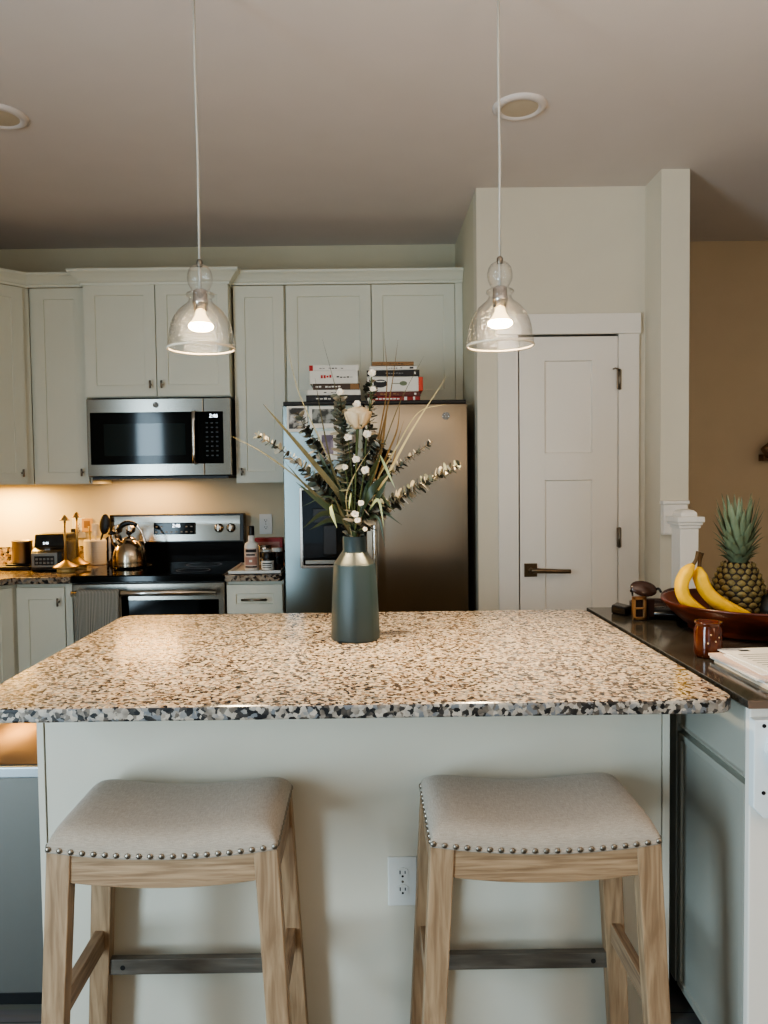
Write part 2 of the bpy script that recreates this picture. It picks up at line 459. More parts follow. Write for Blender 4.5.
# casing
mb = MB().box(DX0-.098, DX0-.004, PY-.018, PY, 0, DZ+.004)  .box(DX1-.0008, DX1+.096, PY-.018, PY, 0, DZ+.004)
mb.box(DX0-.108, DX1+.102, PY-.024, PY, DZ+.004, DZ+.098)
struct(mb.build('trim_1', M['trim'], bevel=.002))
# door leaf with two recessed panels
door = struct(bpy.data.objects.new('door_1', None)); col.objects.link(door); door.location = ((DX0+DX1)/2, PY, 0)
def paneldoor():
    mb = MB(); yf, t, rec = PY-.008, .035, .010
    xs = [DX0, DX0+.122, DX1-.122, DX1]; zs = [.01, .24, 1.368, 1.495, 1.928, DZ-.003]
    for i in range(3):
        for j in range(5):
            pan = i == 1 and j in (1, 3)
            x0, x1, z0, z1 = xs[i], xs[i+1], zs[j], zs[j+1]
            if not pan:
                mb.add([(x0, yf, z0), (x1, yf, z0), (x1, yf, z1), (x0, yf, z1)], [(0, 1, 2, 3)])
            else:
                k = .004
                vs = [(x0, yf, z0), (x1, yf, z0), (x1, yf, z1), (x0, yf, z1), (x0+k, yf+rec, z0+k), (x1-k, yf+rec, z0+k), (x1-k, yf+rec, z1-k), (x0+k, yf+rec, z1-k)]
                mb.add(vs, [(0, 1, 5, 4), (1, 2, 6, 5), (2, 3, 7, 6), (3, 0, 4, 7), (4, 5, 6, 7)])
    mb.box(DX0, DX1, yf+rec+.004, yf+t, .01, DZ-.003)
    mb.box(DX0, DX0+.003, yf, yf+t, .01, DZ-.003); mb.box(DX1-.003, DX1, yf, yf+t, .01, DZ-.003); mb.box(DX0, DX1, yf, yf+t, DZ-.006, DZ-.003)
    return mb
struct(paneldoor().build('door_panel', M['trim'], door))
mb = MB().box(.742, .802, PY-.016, PY-.007, .912, .975)
mb.cyl((.772, PY-.010, .944), .011, 0, .042, 16, 'Y')
mb.tube([(.772, PY-.046, .944), (.80, PY-.05, .944), (.90, PY-.05, .940), (.952, PY-.049, .939)], [.011, .012, .010, .010], 10)
h = struct(mb.build('door_handle', M['bronze'], door, bevel=.001)); h['label'] = 'bronze lever handle'
for z in (1.835, 1.094, .3):
    mb = MB().box(DX1-.009, DX1+.012, PY-.020, PY-.015, z-.045, z+.045); mb.cyl((DX1+.002, PY-.024, 0), .006, z-.048, z+.048, 10)
    if z > 1.5:
        mb.tube([(DX1, PY-.026, z+.045), (DX1-.02, PY-.03, z+.052), (DX1-.035, PY-.045, z+.046)], .004, 8)
    struct(mb.build('hinge', M['nickel'], door))
# white block on the wall end, above the newel post
struct(MB().box(1.318, 1.425, 3.325, 3.36, 1.118, 1.255).box(1.312, 1.432, 3.318, 3.36, 1.255, 1.270).build('trim_2', M['trim'], bevel=.003))

# newel post of the stair
nY = 3.05
t = thing('newel_post', 'white square stair newel post with moulded cap behind the dark counter', 'post', (1.315, nY+.045, 0))
MB().box(1.277, 1.353, nY, nY+.09, 0, 1.185).build('shaft', M['trim'], t, bevel=.003)
mb = MB()
for (d, z0, z1) in ((.006, 1.165, 1.178), (.012, 1.178, 1.19), (.018, 1.19, 1.213)):
    mb.box(1.277-d, 1.353+d, nY-d, nY+.09+d, z0, z1)
def sqring(d, z): return [(1.277-d, nY-d, z), (1.353+d, nY-d, z), (1.353+d, nY+.09+d, z), (1.277-d, nY+.09+d, z)]
mb.loft([sqring(-.004, 1.21), sqring(-.004, 1.228), sqring(-.014, 1.238), sqring(-.03, 1.242)], False)
mb.build('cap', M['trim'], t, bevel=.003)

# stair handrail on the far tan wall
t = thing('stair_handrail', 'brown wooden handrail end on the tan stair wall at the picture edge', 'handrail', (2.6, 4.30, 1.45))
mb = MB()
a, b_ = Vector((2.285, 4.30, 1.51)), Vector((3.4, 4.30, 2.35))
d = (b_-a).normalized(); up = Vector((-d.z, 0, d.x))
prof = [(-.026, -.03), (.026, -.03), (.03, 0), (.024, .026), (0, .034), (-.024, .026), (-.03, 0)]
mb.loft([[p + Vector((0, u, 0)) + up*v for u, v in prof] for p in (a, b_)], False)
mb.build('rail', M['rail'], t, bevel=.003)
MB().box(2.29, 2.345, 4.325, YB, 1.462, 1.50).tube([(2.318, 4.35, 1.48), (2.318, 4.305, 1.485), (2.325, 4.30, 1.51)], .012, 8).build('bracket', M['rail'], t)

# ------------------------------------------------------------------ upper cabinets
UZ0, UZ1, UY = 1.378, 2.426, 4.05
PROF = [(0, 0), (.006, 0), (.008, .010), (.016, .016), (.026, .030), (.042, .046), (.052, .052), (.055, .056), (.055, .066), (0, .066)]
def crown(path, name, parent, z=UZ1, k=1., sgn=1):
    P = [Vector((x, y)) for x, y in path]
    def off(d):
        out = []
        for i, p in enumerate(P):
            ns = []
            for a, b in ((i-1, i), (i, i+1)):
                if a >= 0 and b < len(P):
                    e = (P[b]-P[a]).normalized(); ns.append(Vector((e.y, -e.x)))
            if len(ns) == 1: n = ns[0]
            else: n = (ns[0]+ns[1]); n = n / n.length; n = n / n.dot(ns[0])
            out.append(p + n*d*sgn)
        return out
    mb = MB(); rings = []
    levels = [(off(d*k), z+h*k) for d, h in PROF]
    for i in range(len(P)):
        rings.append([(lv[i].x, lv[i].y, zz) for lv, zz in levels])
    mb.loft(rings, False, True)
    return mb.build(name, M['cab'], parent)

UP = 'upper cabinets along the back wall'
# diagonal corner unit
c = thing('corner_upper_cabinet', 'white corner wall cabinet set at an angle, at the left end of the upper row', 'cabinet', (-2.1, 4.2, UZ0))
A, B = Vector((-1.80, 4.05)), Vector((-2.08, 3.77))
mb = MB().prism([(A.x, A.y+.02), (B.x-.02, B.y), (XL, B.y), (XL, YB), (A.x, YB)], UZ0, UZ1, 'Z')
mb.build('carcass', M['cab'], c)
ang = math.atan2(A.y-B.y, A.x-B.x); ln = (A-B).length
R4 = Matrix.Translation((B.x, B.y, 0)) @ Matrix.Rotation(ang, 4, 'Z')
mb = MB(); mb.M = R4; shaker(.012, ln-.024, UZ0+.004, UZ1-.004, -.004, mb=mb)
dd = mb.build('door', M['cab'], c)
tknob(ln-.055, -.004, UZ0+.062, dd, R4)
# narrow unit
def cabinet(name, label, x0, x1, z0, z1, yf, doors, knobs, rail=.058, yb=YB, fill=None):
    c = thing(name, label, 'cabinet', ((x0+x1)/2, (yf+yb)/2, z0))
    MB().box(x0, x1, yf+.021, yb, z0, z1).build('carcass', M['cab'], c)
    for (a, b), (kx, kz) in zip(doors, knobs):
        d = shaker(a, b, z0+.004, z1-.004, yf, rail=rail).build('door', M['cab'], c)
        if kx is not None: tknob(kx, yf, kz, d)
    if fill:
        MB().box(fill[0], fill[1], yf+.003, yf+.022, z0, z1).build('filler_strip', M['cab'], c)
    return c
cabinet('upper_cabinet', 'tall narrow white wall cabinet between the corner unit and the microwave', -1.795, -1.484, UZ0, UZ1, UY, [(-1.772, -1.494)], [(-1.525, UZ0+.062)])
mc = cabinet('microwave_cabinet', 'white two-door wall cabinet directly above the microwave', -1.477, -.713, 1.832, UZ1, 3.98, [(-1.474, -1.101), (-1.096, -.716)], [(-1.128, 1.895), (-1.068, 1.895)])
crown([(-1.477, YB-.06), (-1.477, 3.98), (-.713, 3.98), (-.713, YB-.06)], 'crown_molding', mc, UZ1-.010, 1.10, 1)
cabinet('upper_cabinet', 'white wall cabinet between the microwave and the fridge', -.705, -.425, UZ0-.006, UZ1, UY, [(-.700, -.432)], [(-.668, UZ0+.055)])
cabinet('fridge_cabinet', 'wide white two-door cabinet above the fridge behind the books', -.423, .525, 1.80, UZ1, UY, [(-.418, .033), (.039, .482)], [(.0, 1.86), (.072, 1.86)], fill=(.485, .525))
tag(crown([(-2.08, 3.77), (-1.80, 4.05), (-1.484, 4.05)], 'crown_molding', None), 'white crown moulding over the two left cabinets, left of the microwave', 'moulding')
tag(crown([(-.708, 4.05), (.525, 4.05)], 'crown_molding', None), 'long white crown moulding from the microwave cabinet to the pantry wall', 'moulding')

# ------------------------------------------------------------------ microwave
mx0, mx1, mz0, mz1, my = -1.468, -.712, 1.412, 1.826, 3.965
t = thing('microwave', 'stainless over-range microwave hung above the stove', 'microwave', ((mx0+mx1)/2, 4.17, mz0))
MB().box(mx0+.004, mx1-.002, my+.03, YB, mz0, mz1).build('housing', M['black'], t, bevel=.003)
px = .757/.762
def mX(p): return mx0 + (p-88)/143*(mx1-mx0)
zt, zb = mz1-.075, mz0+.066
xs = mX(204)
MB().box(mx0, xs-.001, my, my+.03, mz0+.004, mz1-.004).build('door', M['steel'], t, bevel=.003)
dr = t.children[-1]
MB().box(mx0+.018, xs-.024, my-.003, my+.001, zb, zt).build('door_glass', M['blackglass'], dr, bevel=.002)
MB().box(mX(105), mX(186), my-.0045, my-.002, zb+.045, zt-.06).build('window', M['mwglass'], dr)
mb = MB(); hx = mX(195.5)
mb.tube([(hx, my-.004, zt-.004), (hx, my-.034, zt-.006), (hx, my-.038, zt-.05), (hx, my-.038, zb+.05), (hx, my-.034, zb+.006), (hx, my-.004, zb+.004)], .0105, 12)
mb.build('handle', M['steel_edge'], dr)
MB().box(xs+.001, mx1, my, my+.03, mz0+.004, mz1-.004).build('control_side', M['steel'], t, bevel=.003)
cs = t.children[-1]
MB().box(mX(197.8), mX(223.5), my-.0038, my-.0005, zb, zt).build('control_panel', M['blackglass'], t, bevel=.002)
text('2:46', 'clock_digits', .026, (mX(214), my-.0045, zt-.024), M['display'], t, shear=.15)
mb = MB()
for r in range(8):
    for k in range(3):
        x = mX(207.5 + k*5); z = zt-.06-r*.0245
        mb.box(x-.006, x+.006, my-.0048, my-.0036, z-.0035, z+.0035)
mb.build('keypad', pmat('keypad print', (58, 62, 64), .5), t)
def emblem(x, y, z, r, parent):
    """round raised badge with a ring and a looping script monogram"""
    e = MB().cyl((x, y, z), r, 0, .003, 28, 'Y').build('emblem', M['grey'], parent)
    mb = MB()
    ring = [(x+r*.86*math.cos(2*PI*k/28), y-.0035, z+r*.86*math.sin(2*PI*k/28)) for k in range(29)]
    mb.tube(ring, r*.06, 6)
    for ph in (0, PI/2):
        mb.tube([(x+r*(.55*math.cos(s*PI/10+ph)*abs(math.sin(s*PI/10)) + .08*math.sin(ph)), y-.0035, z+r*.5*math.sin(s*PI/10+ph*.5)) for s in range(21)], r*.05, 5)
    mb.build('monogram', M['chrome'], e)
emblem(mX(157), my, mz1-.038, .0155, t)
MB().box(mx0+.02, mx1-.02, my+.01, YB-.02, mz0-.012, mz0).build('grease_filter', M['black'], t)

# ------------------------------------------------------------------ base run
CZ0, CZ1, CY, BY = .883, .917, 3.715, 3.745
# corner base (angled) and narrow base
c = thing('corner_base_cabinet', 'white angled corner base cabinet under the blender, left of the stove', 'cabinet', (-2.05, 4.05, 0))
A, B = Vector((-1.772, 3.745)), Vector((-2.02, 3.47))
MB().prism([(A.x, A.y+.02), (B.x-.02, B.y), (XL, B.y), (XL, YB), (A.x, YB)], .09, CZ0, 'Z').build('carcass', M['cab'], c)
MB().prism([(A.x-.05, A.y+.08), (B.x-.08, B.y+.05), (XL+.1, B.y+.05), (XL+.1, YB-.1), (A.x-.05, YB-.1)], 0, .09, 'Z').build('toe_kick', M['cab'], c)
ang = math.atan2(A.y-B.y, A.x-B.x); ln = (A-B).length
R4 = Matrix.Translation((B.x, B.y, 0)) @ Matrix.Rotation(ang, 4, 'Z')
mb = MB(); mb.M = R4; shaker(.01, ln-.012, .10, CZ0-.02, -.004, mb=mb); dd = mb.build('door', M['cab'], c)
tknob(.05, -.004, .79, dd, R4)
c = thing('base_cabinet', 'narrow white base cabinet just left of the stove', 'cabinet', (-1.63, 4.05, 0))
MB().box(-1.768, -1.482, BY+.021, YB, .09, CZ0).build('carcass', M['cab'], c)
d = shaker(-1.762, -1.522, .10, CZ0-.022, BY).build('door', M['cab'], c); tknob(-1.548, BY, .79, d)
MB().box(-1.518, -1.484, BY+.004, BY+.022, .09, CZ0).build('filler_strip', M['cab'], c)
MB().box(-1.768, -1.482, BY+.07, BY+.09, 0, .09).build('toe_kick', M['cab'], c)
c = thing('drawer_cabinet', 'small white drawer base cabinet between the stove and the fridge', 'cabinet', (-.57, 4.05, 0))
MB().box(-.714, -.424, BY+.021, YB, .09, CZ0).build('carcass', M['cab'], c)
d = shaker(-.708, -.43, .72, CZ0-.02, BY, rail=.045).build('drawer', M['cab'], c)
MB().tube([(-.632, BY-.03, .79), (-.505, BY-.03, .79)], .006, 10).cyl((-.62, BY, .79), .004, 0, .03, 8, 'Y').cyl((-.517, BY, .79), .004, 0, .03, 8, 'Y').build('handle', M['nickel'], d)
d = shaker(-.708, -.43, .10, .71, BY).build('door', M['cab'], c); tknob(-.455, BY, .65, d)
# counters
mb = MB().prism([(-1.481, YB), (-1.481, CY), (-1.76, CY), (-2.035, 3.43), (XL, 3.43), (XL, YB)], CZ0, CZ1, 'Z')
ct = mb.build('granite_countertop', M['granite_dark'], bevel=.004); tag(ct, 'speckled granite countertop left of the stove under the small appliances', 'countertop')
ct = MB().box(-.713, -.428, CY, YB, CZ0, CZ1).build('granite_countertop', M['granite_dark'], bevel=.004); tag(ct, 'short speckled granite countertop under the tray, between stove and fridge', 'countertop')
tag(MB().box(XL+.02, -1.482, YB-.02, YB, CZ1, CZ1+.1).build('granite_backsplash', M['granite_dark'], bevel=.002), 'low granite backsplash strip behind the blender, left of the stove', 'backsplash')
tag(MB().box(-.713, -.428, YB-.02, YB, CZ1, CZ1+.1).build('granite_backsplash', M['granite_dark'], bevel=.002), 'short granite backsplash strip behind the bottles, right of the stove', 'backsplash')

# ------------------------------------------------------------------ range
sx0, sx1 = -1.478, -.716
t = thing('electric_range', 'stainless and black freestanding electric range below the microwave', 'stove', (-1.097, 4.05, 0))
MB().box(sx0+.004, sx1-.002, 3.76, 4.36, .05, .885).build('body', M['blacksatin'], t, bevel=.003)
MB().box(sx0, sx1, 3.712, 4.31, .885, .922).build('cooktop', M['blackglass'], t, bevel=.006)
ck = t.children[-1]
bpm = pmat('burner print', (70, 70, 70), .3)
for (x, y, r) in ((-1.28, 3.9, .10), (-.91, 3.9, .085), (-1.28, 4.16, .075), (-.91, 4.16, .095)):
    MB().lathe([(r-.003, .9225), (r, .9228), (r+.003, .9225)], (x, y, 0), 48).build('burner_ring', bpm, ck)
od = MB().box(sx0+.004, sx1-.002, 3.728, 3.76, .20, .878).build('oven_door', M['steel'], t, bevel=.004)
MB().box(sx0+.03, sx1-.03, 3.724, 3.73, .30, .795).build('oven_window', M['blackglass'], od, bevel=.002)
mb = MB().tube([(sx0+.02, 3.672, .838), (sx1-.03, 3.672, .838)], .0155, 16)
for x in (sx0+.03, sx1-.055): mb.box(x-.012, x+.012, 3.672, 3.73, .828, .848)
mb.build('oven_handle', M['steel_edge'], od)
MB().box(sx0+.004, sx1-.002, 3.735, 3.77, .06, .195).build('storage_drawer', M['steel'], t, bevel=.004)
# raised back with a leaning control fascia
mb = MB().prism([(4.31, .885), (4.37, .885), (4.37, 1.198), (4.30, 1.198), (4.285, 1.04), (4.30, .96)], sx0+.002, sx1+.008, 'X')
mb.build('backguard', M['blacksatin'], t, bevel=.003)
bg = t.children[-1]
mb = MB().prism([(4.282, 1.045), (4.288, 1.045), (4.302, 1.188), (4.296, 1.188)], sx0+.008, sx1-.012, 'X')
mb.build('fascia', M['steel'], bg, bevel=.001)
def bX(p): return -1.455 + (p-112)/131*(.747)
mb = MB(); mb.M = Matrix.Translation((0, 4.288, 1.117)) @ Matrix.Rotation(-math.atan2(.014, .143), 4, 'X')
mb.box(bX(153), bX(195), -.006, 0, -.034, .034)
mb.build('display_panel', M['blackglass'], bg, bevel=.006)
text('2:46', 'clock_digits', .027, (bX(175.5), 4.2815, 1.133), M['display'], bg, rotx=PI/2-.098, shear=.2)
mb = MB(); mb.M = Matrix.Translation((0, 4.2815, 1.117)) @ Matrix.Rotation(-.098, 4, 'X')
kpm = pmat('key print', (105, 108, 108), .5)
for ks_, za in ((range(8), -.022), ((0, 1), .008), ((6, 7), .008)):
    mb = MB(); mb.M = Matrix.Translation((0, 4.2815, 1.117)) @ Matrix.Rotation(-.098, 4, 'X')
    for k in ks_: mb.box(bX(156+k*5)-.006, bX(156+k*5)+.006, -.0008, .0008, za, za+.006)
    mb.build('keypad', kpm, bg)
for p in (117, 130, 218.5, 230.5):
    mb = MB(); mb.M = Matrix.Translation((bX(p), 4.289, 1.117)) @ Matrix.Rotation(-.098, 4, 'X')
    mb.lathe([(.026, 0), (.026, .006), (.021, .010), (.020, .028), (.017, .031), (.001, .031)], (0, 0, 0), 24, True, False, 'Y')
    mb.box(-.004, .004, -.036, -.028, -.019, .019)
    mb.build('control_knob', M['steel_edge'], bg)

# towel on the oven handle
def towel():
    mb = MB(); x0, x1 = -1.425, -1.22; n, rows = 34, []
    hy, hz, r = 3.672, .838, .0195
    prof = [(hy+.02, .52), (hy+.022, .66), (hy+.0195, hz)] + [(hy+r*math.cos(a), hz+r*math.sin(a)) for a in [k*PI/8 for k in range(1, 8)]] + [(hy-r, hz)] + [(hy-r-.003*k**.5, hz-.05*k) for k in range(1, 9)]
    for j, (y, z) in enumerate(prof):
        row = []
        for i in range(n):
            u = i/(n-1); drop = max(0, hz-z)
            w = .05*drop*math.sin(u*17+.6) * (1 if y < hy else .4)
            row.append((x0+(x1-x0)*u + .012*drop*math.sin(u*9), y+min(w, .012)-.0, z))
        rows.append(row)
    mb.loft(rows, True, False, closed=False)
    return mb
o = towel().build('dish_towel', M['towel'], solid=.004); tag(o, 'grey striped dish towel hanging over the oven door handle', 'towel')

# ------------------------------------------------------------------ fridge
fx0, fx1, fy, fz = -.396, .481, 3.56, 1.758
t = thing('refrigerator', 'stainless side-by-side refrigerator with ice dispenser behind the vase', 'fridge', ((fx0+fx1)/2, 3.96, 0))
MB().box(fx0+.006, fx1-.004, fy+.075, 4.36, .02, fz-.02).build('cabinet_body', pmat('fridge grey side', (48, 46, 44), .5), t, bevel=.004)
MB().box(fx0+.004, fx1-.004, fy+.02, 4.36, fz-.02, fz-.002).build('top_cover', M['black'], t, bevel=.003)
fs = -.010
def fdoor(x0, x1):
    n = 16; pr = []
    for k in range(n+1):
        u = k/n; pr.append((x0+(x1-x0)*u, fy + (.016*(2*u-1)**2 if x1 < .1 else .010*((2*u-1)**2)**2)))
    return MB().prism(pr + [(x1, fy+.07), (x0, fy+.07)], .04, fz-.022, 'Z', False)
fd = fdoor(fx0, fs-.004).build('freezer_door', M['steel_cool_reflect'], t, bevel=.004)
rd = fdoor(fs+.004, fx1).build('fridge_door', M['fridge_steel'], t, bevel=.004)
for x, d in ((fs-.045, fd), (fs+.045, rd)):
    MB().tube([(x, fy+.002, 1.60), (x, fy-.05, 1.585), (x, fy-.055, 1.54), (x, fy-.055, .80), (x, fy-.05, .755), (x, fy+.002, .74)], .013, 12).build('handle', M['steel_edge'], d)
# dispenser
dx0, dx1, dz0, dz1 = -.308, -.095, .978, 1.335
mb = MB().box(dx0, dx1, fy-.004, fy+.004, dz0, dz1)
dp = mb.build('dispenser', M['blackglass'], fd, bevel=.004)
mb = MB()
for (a, b, c_, e) in ((dx0-.012, dx0, dz0-.012, dz1+.012), (dx1, dx1+.012, dz0-.012, dz1+.012), (dx0, dx1, dz1, dz1+.012), (dx0, dx1, dz0-.012, dz0)):
    mb.box(a, b, fy-.007, fy+.003, c_, e)
mb.build('dispenser_frame', M['steel_edge'], fd, bevel=.002)
MB().box(dx0+.05, dx1-.02, fy-.012, fy-.003, dz0+.20, dz0+.27).box(dx0+.10, dx1-.05, fy-.02, fy-.003, dz0+.05, dz0+.19).build('dispenser_paddle', M['blacksatin'], fd, bevel=.003)
MB().box(dx0+.012, dx1-.012, fy-.02, fy-.003, dz0+.006, dz0+.025).build('drip_tray', M['steel'], fd, bevel=.002)
emblem(.379, fy+.001, 1.678, .0185, rd)
# prints stuck on the freezer door
def photo(label, p0, p1, pic, y=fy+.002, border=.10):
    a, b = at(p0[0], p1[1], y-.004), at(p1[0], p0[1], y-.004)
    th = thing('photo_print', label, 'photo', ((a.x+b.x)/2, y-.004, a.z), 'prints stuck on the freezer door')
    MB().box(a.x, b.x, y-.0065, y-.004, a.z, b.z).build('paper_border', M['paper'], th)
    w = (b.x-a.x)*border
    MB().box(a.x+w, b.x-w, y-.0072, y-.0064, a.z+w*1.5, b.z-w).build('picture', pic, th)
def picmat(n, a, b_, s):
    m = pmat(n, a, .35, var=.1, vscale=s)
    r = [x for x in m.node_tree.nodes if x.type == 'VALTORGB'][0]
    r.color_ramp.elements[0].color = (*lin(a), 1); r.color_ramp.elements[1].color = (*lin(b_), 1); r.color_ramp.elements[0].position = .45; r.color_ramp.elements[1].position = .56
    return m
photo('white-bordered print of a dark figure, nearest the freezer door\'s upper corner', (287, 406), (307, 432), picmat('photo tones one', (34, 32, 32), (206, 202, 196), 14))
photo('dark landscape print with white border, below the left book stack', (309.5, 406), (338, 428), picmat('photo tones two', (44, 48, 44), (150, 152, 146), 22))
photo('violet print with a white border, lower one on the freezer door', (318, 431), (337, 460), picmat('photo tones three', (96, 84, 104), (146, 134, 146), 14), border=.2)

# books on the fridge
def book(label, x0, x1, z0, z1, cover, spine=None, marks=(), yaw_=0., deep=.17, group=None, y0=None):
    y0 = y0 if y0 is not None else 3.61
    th = thing('book', label, 'book', ((x0+x1)/2, y0+deep/2, z0), group)
    R = Matrix.Translation(((x0+x1)/2, y0, 0)) @ Matrix.Rotation(yaw_, 4, 'Z') @ Matrix.Translation((-(x0+x1)/2, -y0, 0))
    ct_ = min(.003, (z1-z0)*.18)
    mb = MB(); mb.M = R
    mb.box(x0, x1, y0, y0+deep, z0, z0+ct_).box(x0, x1, y0, y0+deep, z1-ct_, z1).box(x0, x1, y0, y0+ct_, z0, z1)
    mb.build('cover', cover, th, bevel=.0006)
    mb = MB(); mb.M = R; mb.box(x0+.003, x1-.003, y0+ct_, y0+deep-.003, z0+ct_, z1-ct_); mb.build('pages', M['paper'], th)
    for (u0, u1, v0, v1, mt) in marks:
        mb = MB(); mb.M = R
        mb.box(x0+(x1-x0)*u0, x0+(x1-x0)*u1, y0-.0009, y0+.0005, z0+(z1-z0)*v0, z0+(z1-z0)*v1); mb.build('spine_mark', mt, th)
    return th
C_ = {n: pmat('cover '+n, c, .45) for n, c in dict(white=(222, 218, 208), cream=(214, 206, 190), black=(26, 25, 27), brown=(70, 52, 40), red=(150, 36, 32), orange=(204, 70, 48), maroon=(92, 40, 36)).items()}
green = pmat('green spoon print', (112, 122, 96), .6)
BK = 3.61
def bx(p): return at(p, 390, BK).x
def bz(p): return at(340, p, BK).z
zb_ = fz - .002
def ztop(p): return bz(p)
LS, RS = 'left stack of books on the fridge', 'right stack of books on the fridge'
zs = [zb_, zb_+.031, zb_+.057, zb_+.086, zb_+.147, zb_+.174]
def lettering(n, u0, u1, v0, v1, mt, seed):
    rr = random.Random(seed); out = []; w = (u1-u0)/n
    for k in range(n):
        if rr.random() < .15: continue
        out.append((u0+k*w+w*.12, u0+(k+1)*w-w*.15, v0+rr.random()*.08, v1-rr.random()*.12, mt))
    return out
whitep = M['paper']
book('thick black book at the bottom of the left stack', bx(306), bx(361), zs[0], zs[1], C_['black'], marks=lettering(9, .1, .75, .35, .62, whitep, 1), group=LS)
book('plain white book second from the bottom of the left stack', bx(307.5), bx(360.5), zs[1], zs[2], C_['white'], marks=lettering(6, .3, .7, .35, .6, M['ink'], 2), yaw_=.01, group=LS)
book('thin dark brown book in the middle of the left stack', bx(313), bx(359.5), zs[2], zs[3], C_['brown'], marks=lettering(8, .05, .6, .35, .65, whitep, 3)+[(.8, .99, .05, .95, M['cork'])], group=LS)
book('thick white book with red lettering in the left stack', bx(310), bx(358), zs[3], zs[4], C_['white'], marks=lettering(4, .22, .46, .42, .72, M['redink'], 4)+lettering(5, .55, .9, .45, .6, M['ink'], 9), yaw_=-.012, group=LS)
book('thin white book with a red spine end, topmost of the left stack', bx(309.5), bx(358.8), zs[4], zs[5], C_['white'], marks=[(0, .075, .02, .98, M['redink'])]+lettering(8, .2, .7, .35, .6, M['ink'], 5), yaw_=.008, group=LS)
zr = [zb_, zb_+.022, zb_+.045, zb_+.118, zb_+.147, zb_+.168, zb_+.187]
book('red book at the bottom of the right stack', bx(370), bx(420), zr[0], zr[1], C_['red'], marks=lettering(7, .1, .6, .3, .7, whitep, 6)+[(.68, .74, .1, .9, whitep), (.86, .9, .1, .9, whitep)], group=RS)
book('maroon book second from the bottom of the right stack', bx(368), bx(420.5), zr[1], zr[2], C_['maroon'], marks=lettering(8, .1, .6, .35, .65, M['cork'], 7)+[(.88, .92, .3, .7, whitep)], yaw_=.01, group=RS)
bkk = book('thick white book with a dark oval and a green spoon on its spine', bx(367.5), bx(418.5), zr[2], zr[3], C_['white'], yaw_=0, group=RS)
def ell(x, z, rx, rz, y, n=28):
    return [(x+rx*math.cos(2*PI*k/n), z+rz*math.sin(2*PI*k/n)) for k in range(n)]
x0, x1 = bx(367.5), bx(418.5); zm = (zr[2]+zr[3])/2
MB().prism(ell(x0+.062, zm+.002, .033, .019, 0), BK-.0012, BK+.0005, 'Y').build('spine_emblem', M['ink'], bkk)
MB().prism(ell(x0+.062, zm+.012, .022, .003, 0), BK-.0018, BK-.001, 'Y').build('spine_mark', whitep, bkk)
MB().prism(ell(x0+.172, zm+.002, .018, .011, 0), BK-.0012, BK+.0005, 'Y').box(x0+.115, x0+.158, BK-.0012, BK+.0005, zm+.0005, zm+.0035).build('spoon_print', green, bkk)
MB().box(x1, x1+.022, BK+.002, BK+.165, zr[2]+.002, zr[3]-.004).build('cover_flap', C_['orange'], bkk, bevel=.003)
book('black book lying on the oval-printed book in the right stack', bx(367), bx(419.5), zr[3], zr[4], C_['black'], marks=lettering(8, .35, .75, .35, .6, pmat('grey print', (120, 118, 116), .6), 8)+[(.9, .93, .3, .7, whitep)], yaw_=-.012, group=RS)
book('thin white book below the tan one in the right stack', bx(369.5), bx(417), zr[4], zr[5], C_['white'], marks=[(.85, .93, .3, .7, M['ink'])]+lettering(6, .4, .7, .35, .6, M['ink'], 11), group=RS)
book('small tan book, topmost of the right stack', bx(372.5), bx(414), zr[5], zr[6], M['cork'], marks=lettering(8, .2, .75, .35, .6, M['ink'], 12), yaw_=.015, group=RS)

# ------------------------------------------------------------------ things on the back counter, left
Z = CZ1
# blender base
cx, cy = -1.70, 4.08
t = thing('blender_base', 'black blender base with silver keypad front and lit clock, beside the steel canister', 'blender', (cx, cy, Z))
mb = MB().prism([(cy-.115, Z), (cy+.10, Z), (cy+.10, Z+.17), (cy+.07, Z+.195), (cy-.06, Z+.195), (cy-.075, Z+.125), (cy-.115, Z+.105)], cx-.085, cx+.085, 'X')
mb.build('housing', M['blacksatin'], t, bevel=.008)
mb = MB().prism([(cy-.119, Z+.022), (cy-.113, Z+.022), (cy-.113, Z+.1), (cy-.119, Z+.1)], cx-.08, cx+.058, 'X')
mb.build('control_panel', pmat('silver panel', (128, 128, 124), .35, .6), t, bevel=.002)
mb = MB()
mb.box(cx-.062, cx+.042, cy-.1215, cy-.118, Z+.034, Z+.082)
mb.build('keypad', M['blacksatin'], t)
mb = MB()
for r in range(2):
    for k in range(5): mb.box(cx-.056+k*.02, cx-.043+k*.02, cy-.1226, cy-.121, Z+.041+r*.02, Z+.052+r*.02)
mb.build('key_buttons', M['grey'], t)
text('2:46', 'clock_digits', .018, (cx-.02, cy-.074, Z+.147), M['display'], t, rotx=PI/2-.2)
# steel canister on dark scale
t = thing('kitchen_scale', 'flat black base under the steel canister at the counter\'s left end', 'scale', (-1.91, 4.1, Z))
MB().box(-2.0, -1.815, 4.02, 4.19, Z, Z+.022).build('base', M['black'], t, bevel=.006)
MB().box(-1.96, -1.835, 4.05, 4.17, Z+.022, Z+.03).build('platform', M['black'], t, bevel=.003)
t = thing('steel_canister', 'shiny steel canister standing on the black base, left of the blender', 'canister', (-1.893, 4.11, Z+.03))
MB().lathe([(.001, Z+.03), (.050, Z+.03), (.052, Z+.036), (.052, Z+.145), (.054, Z+.148), (.054, Z+.156), (.046, Z+.156), (.046, Z+.05), (.001, Z+.05)], (-1.893, 4.11, 0), 32).build('body', M['nickel'], t)
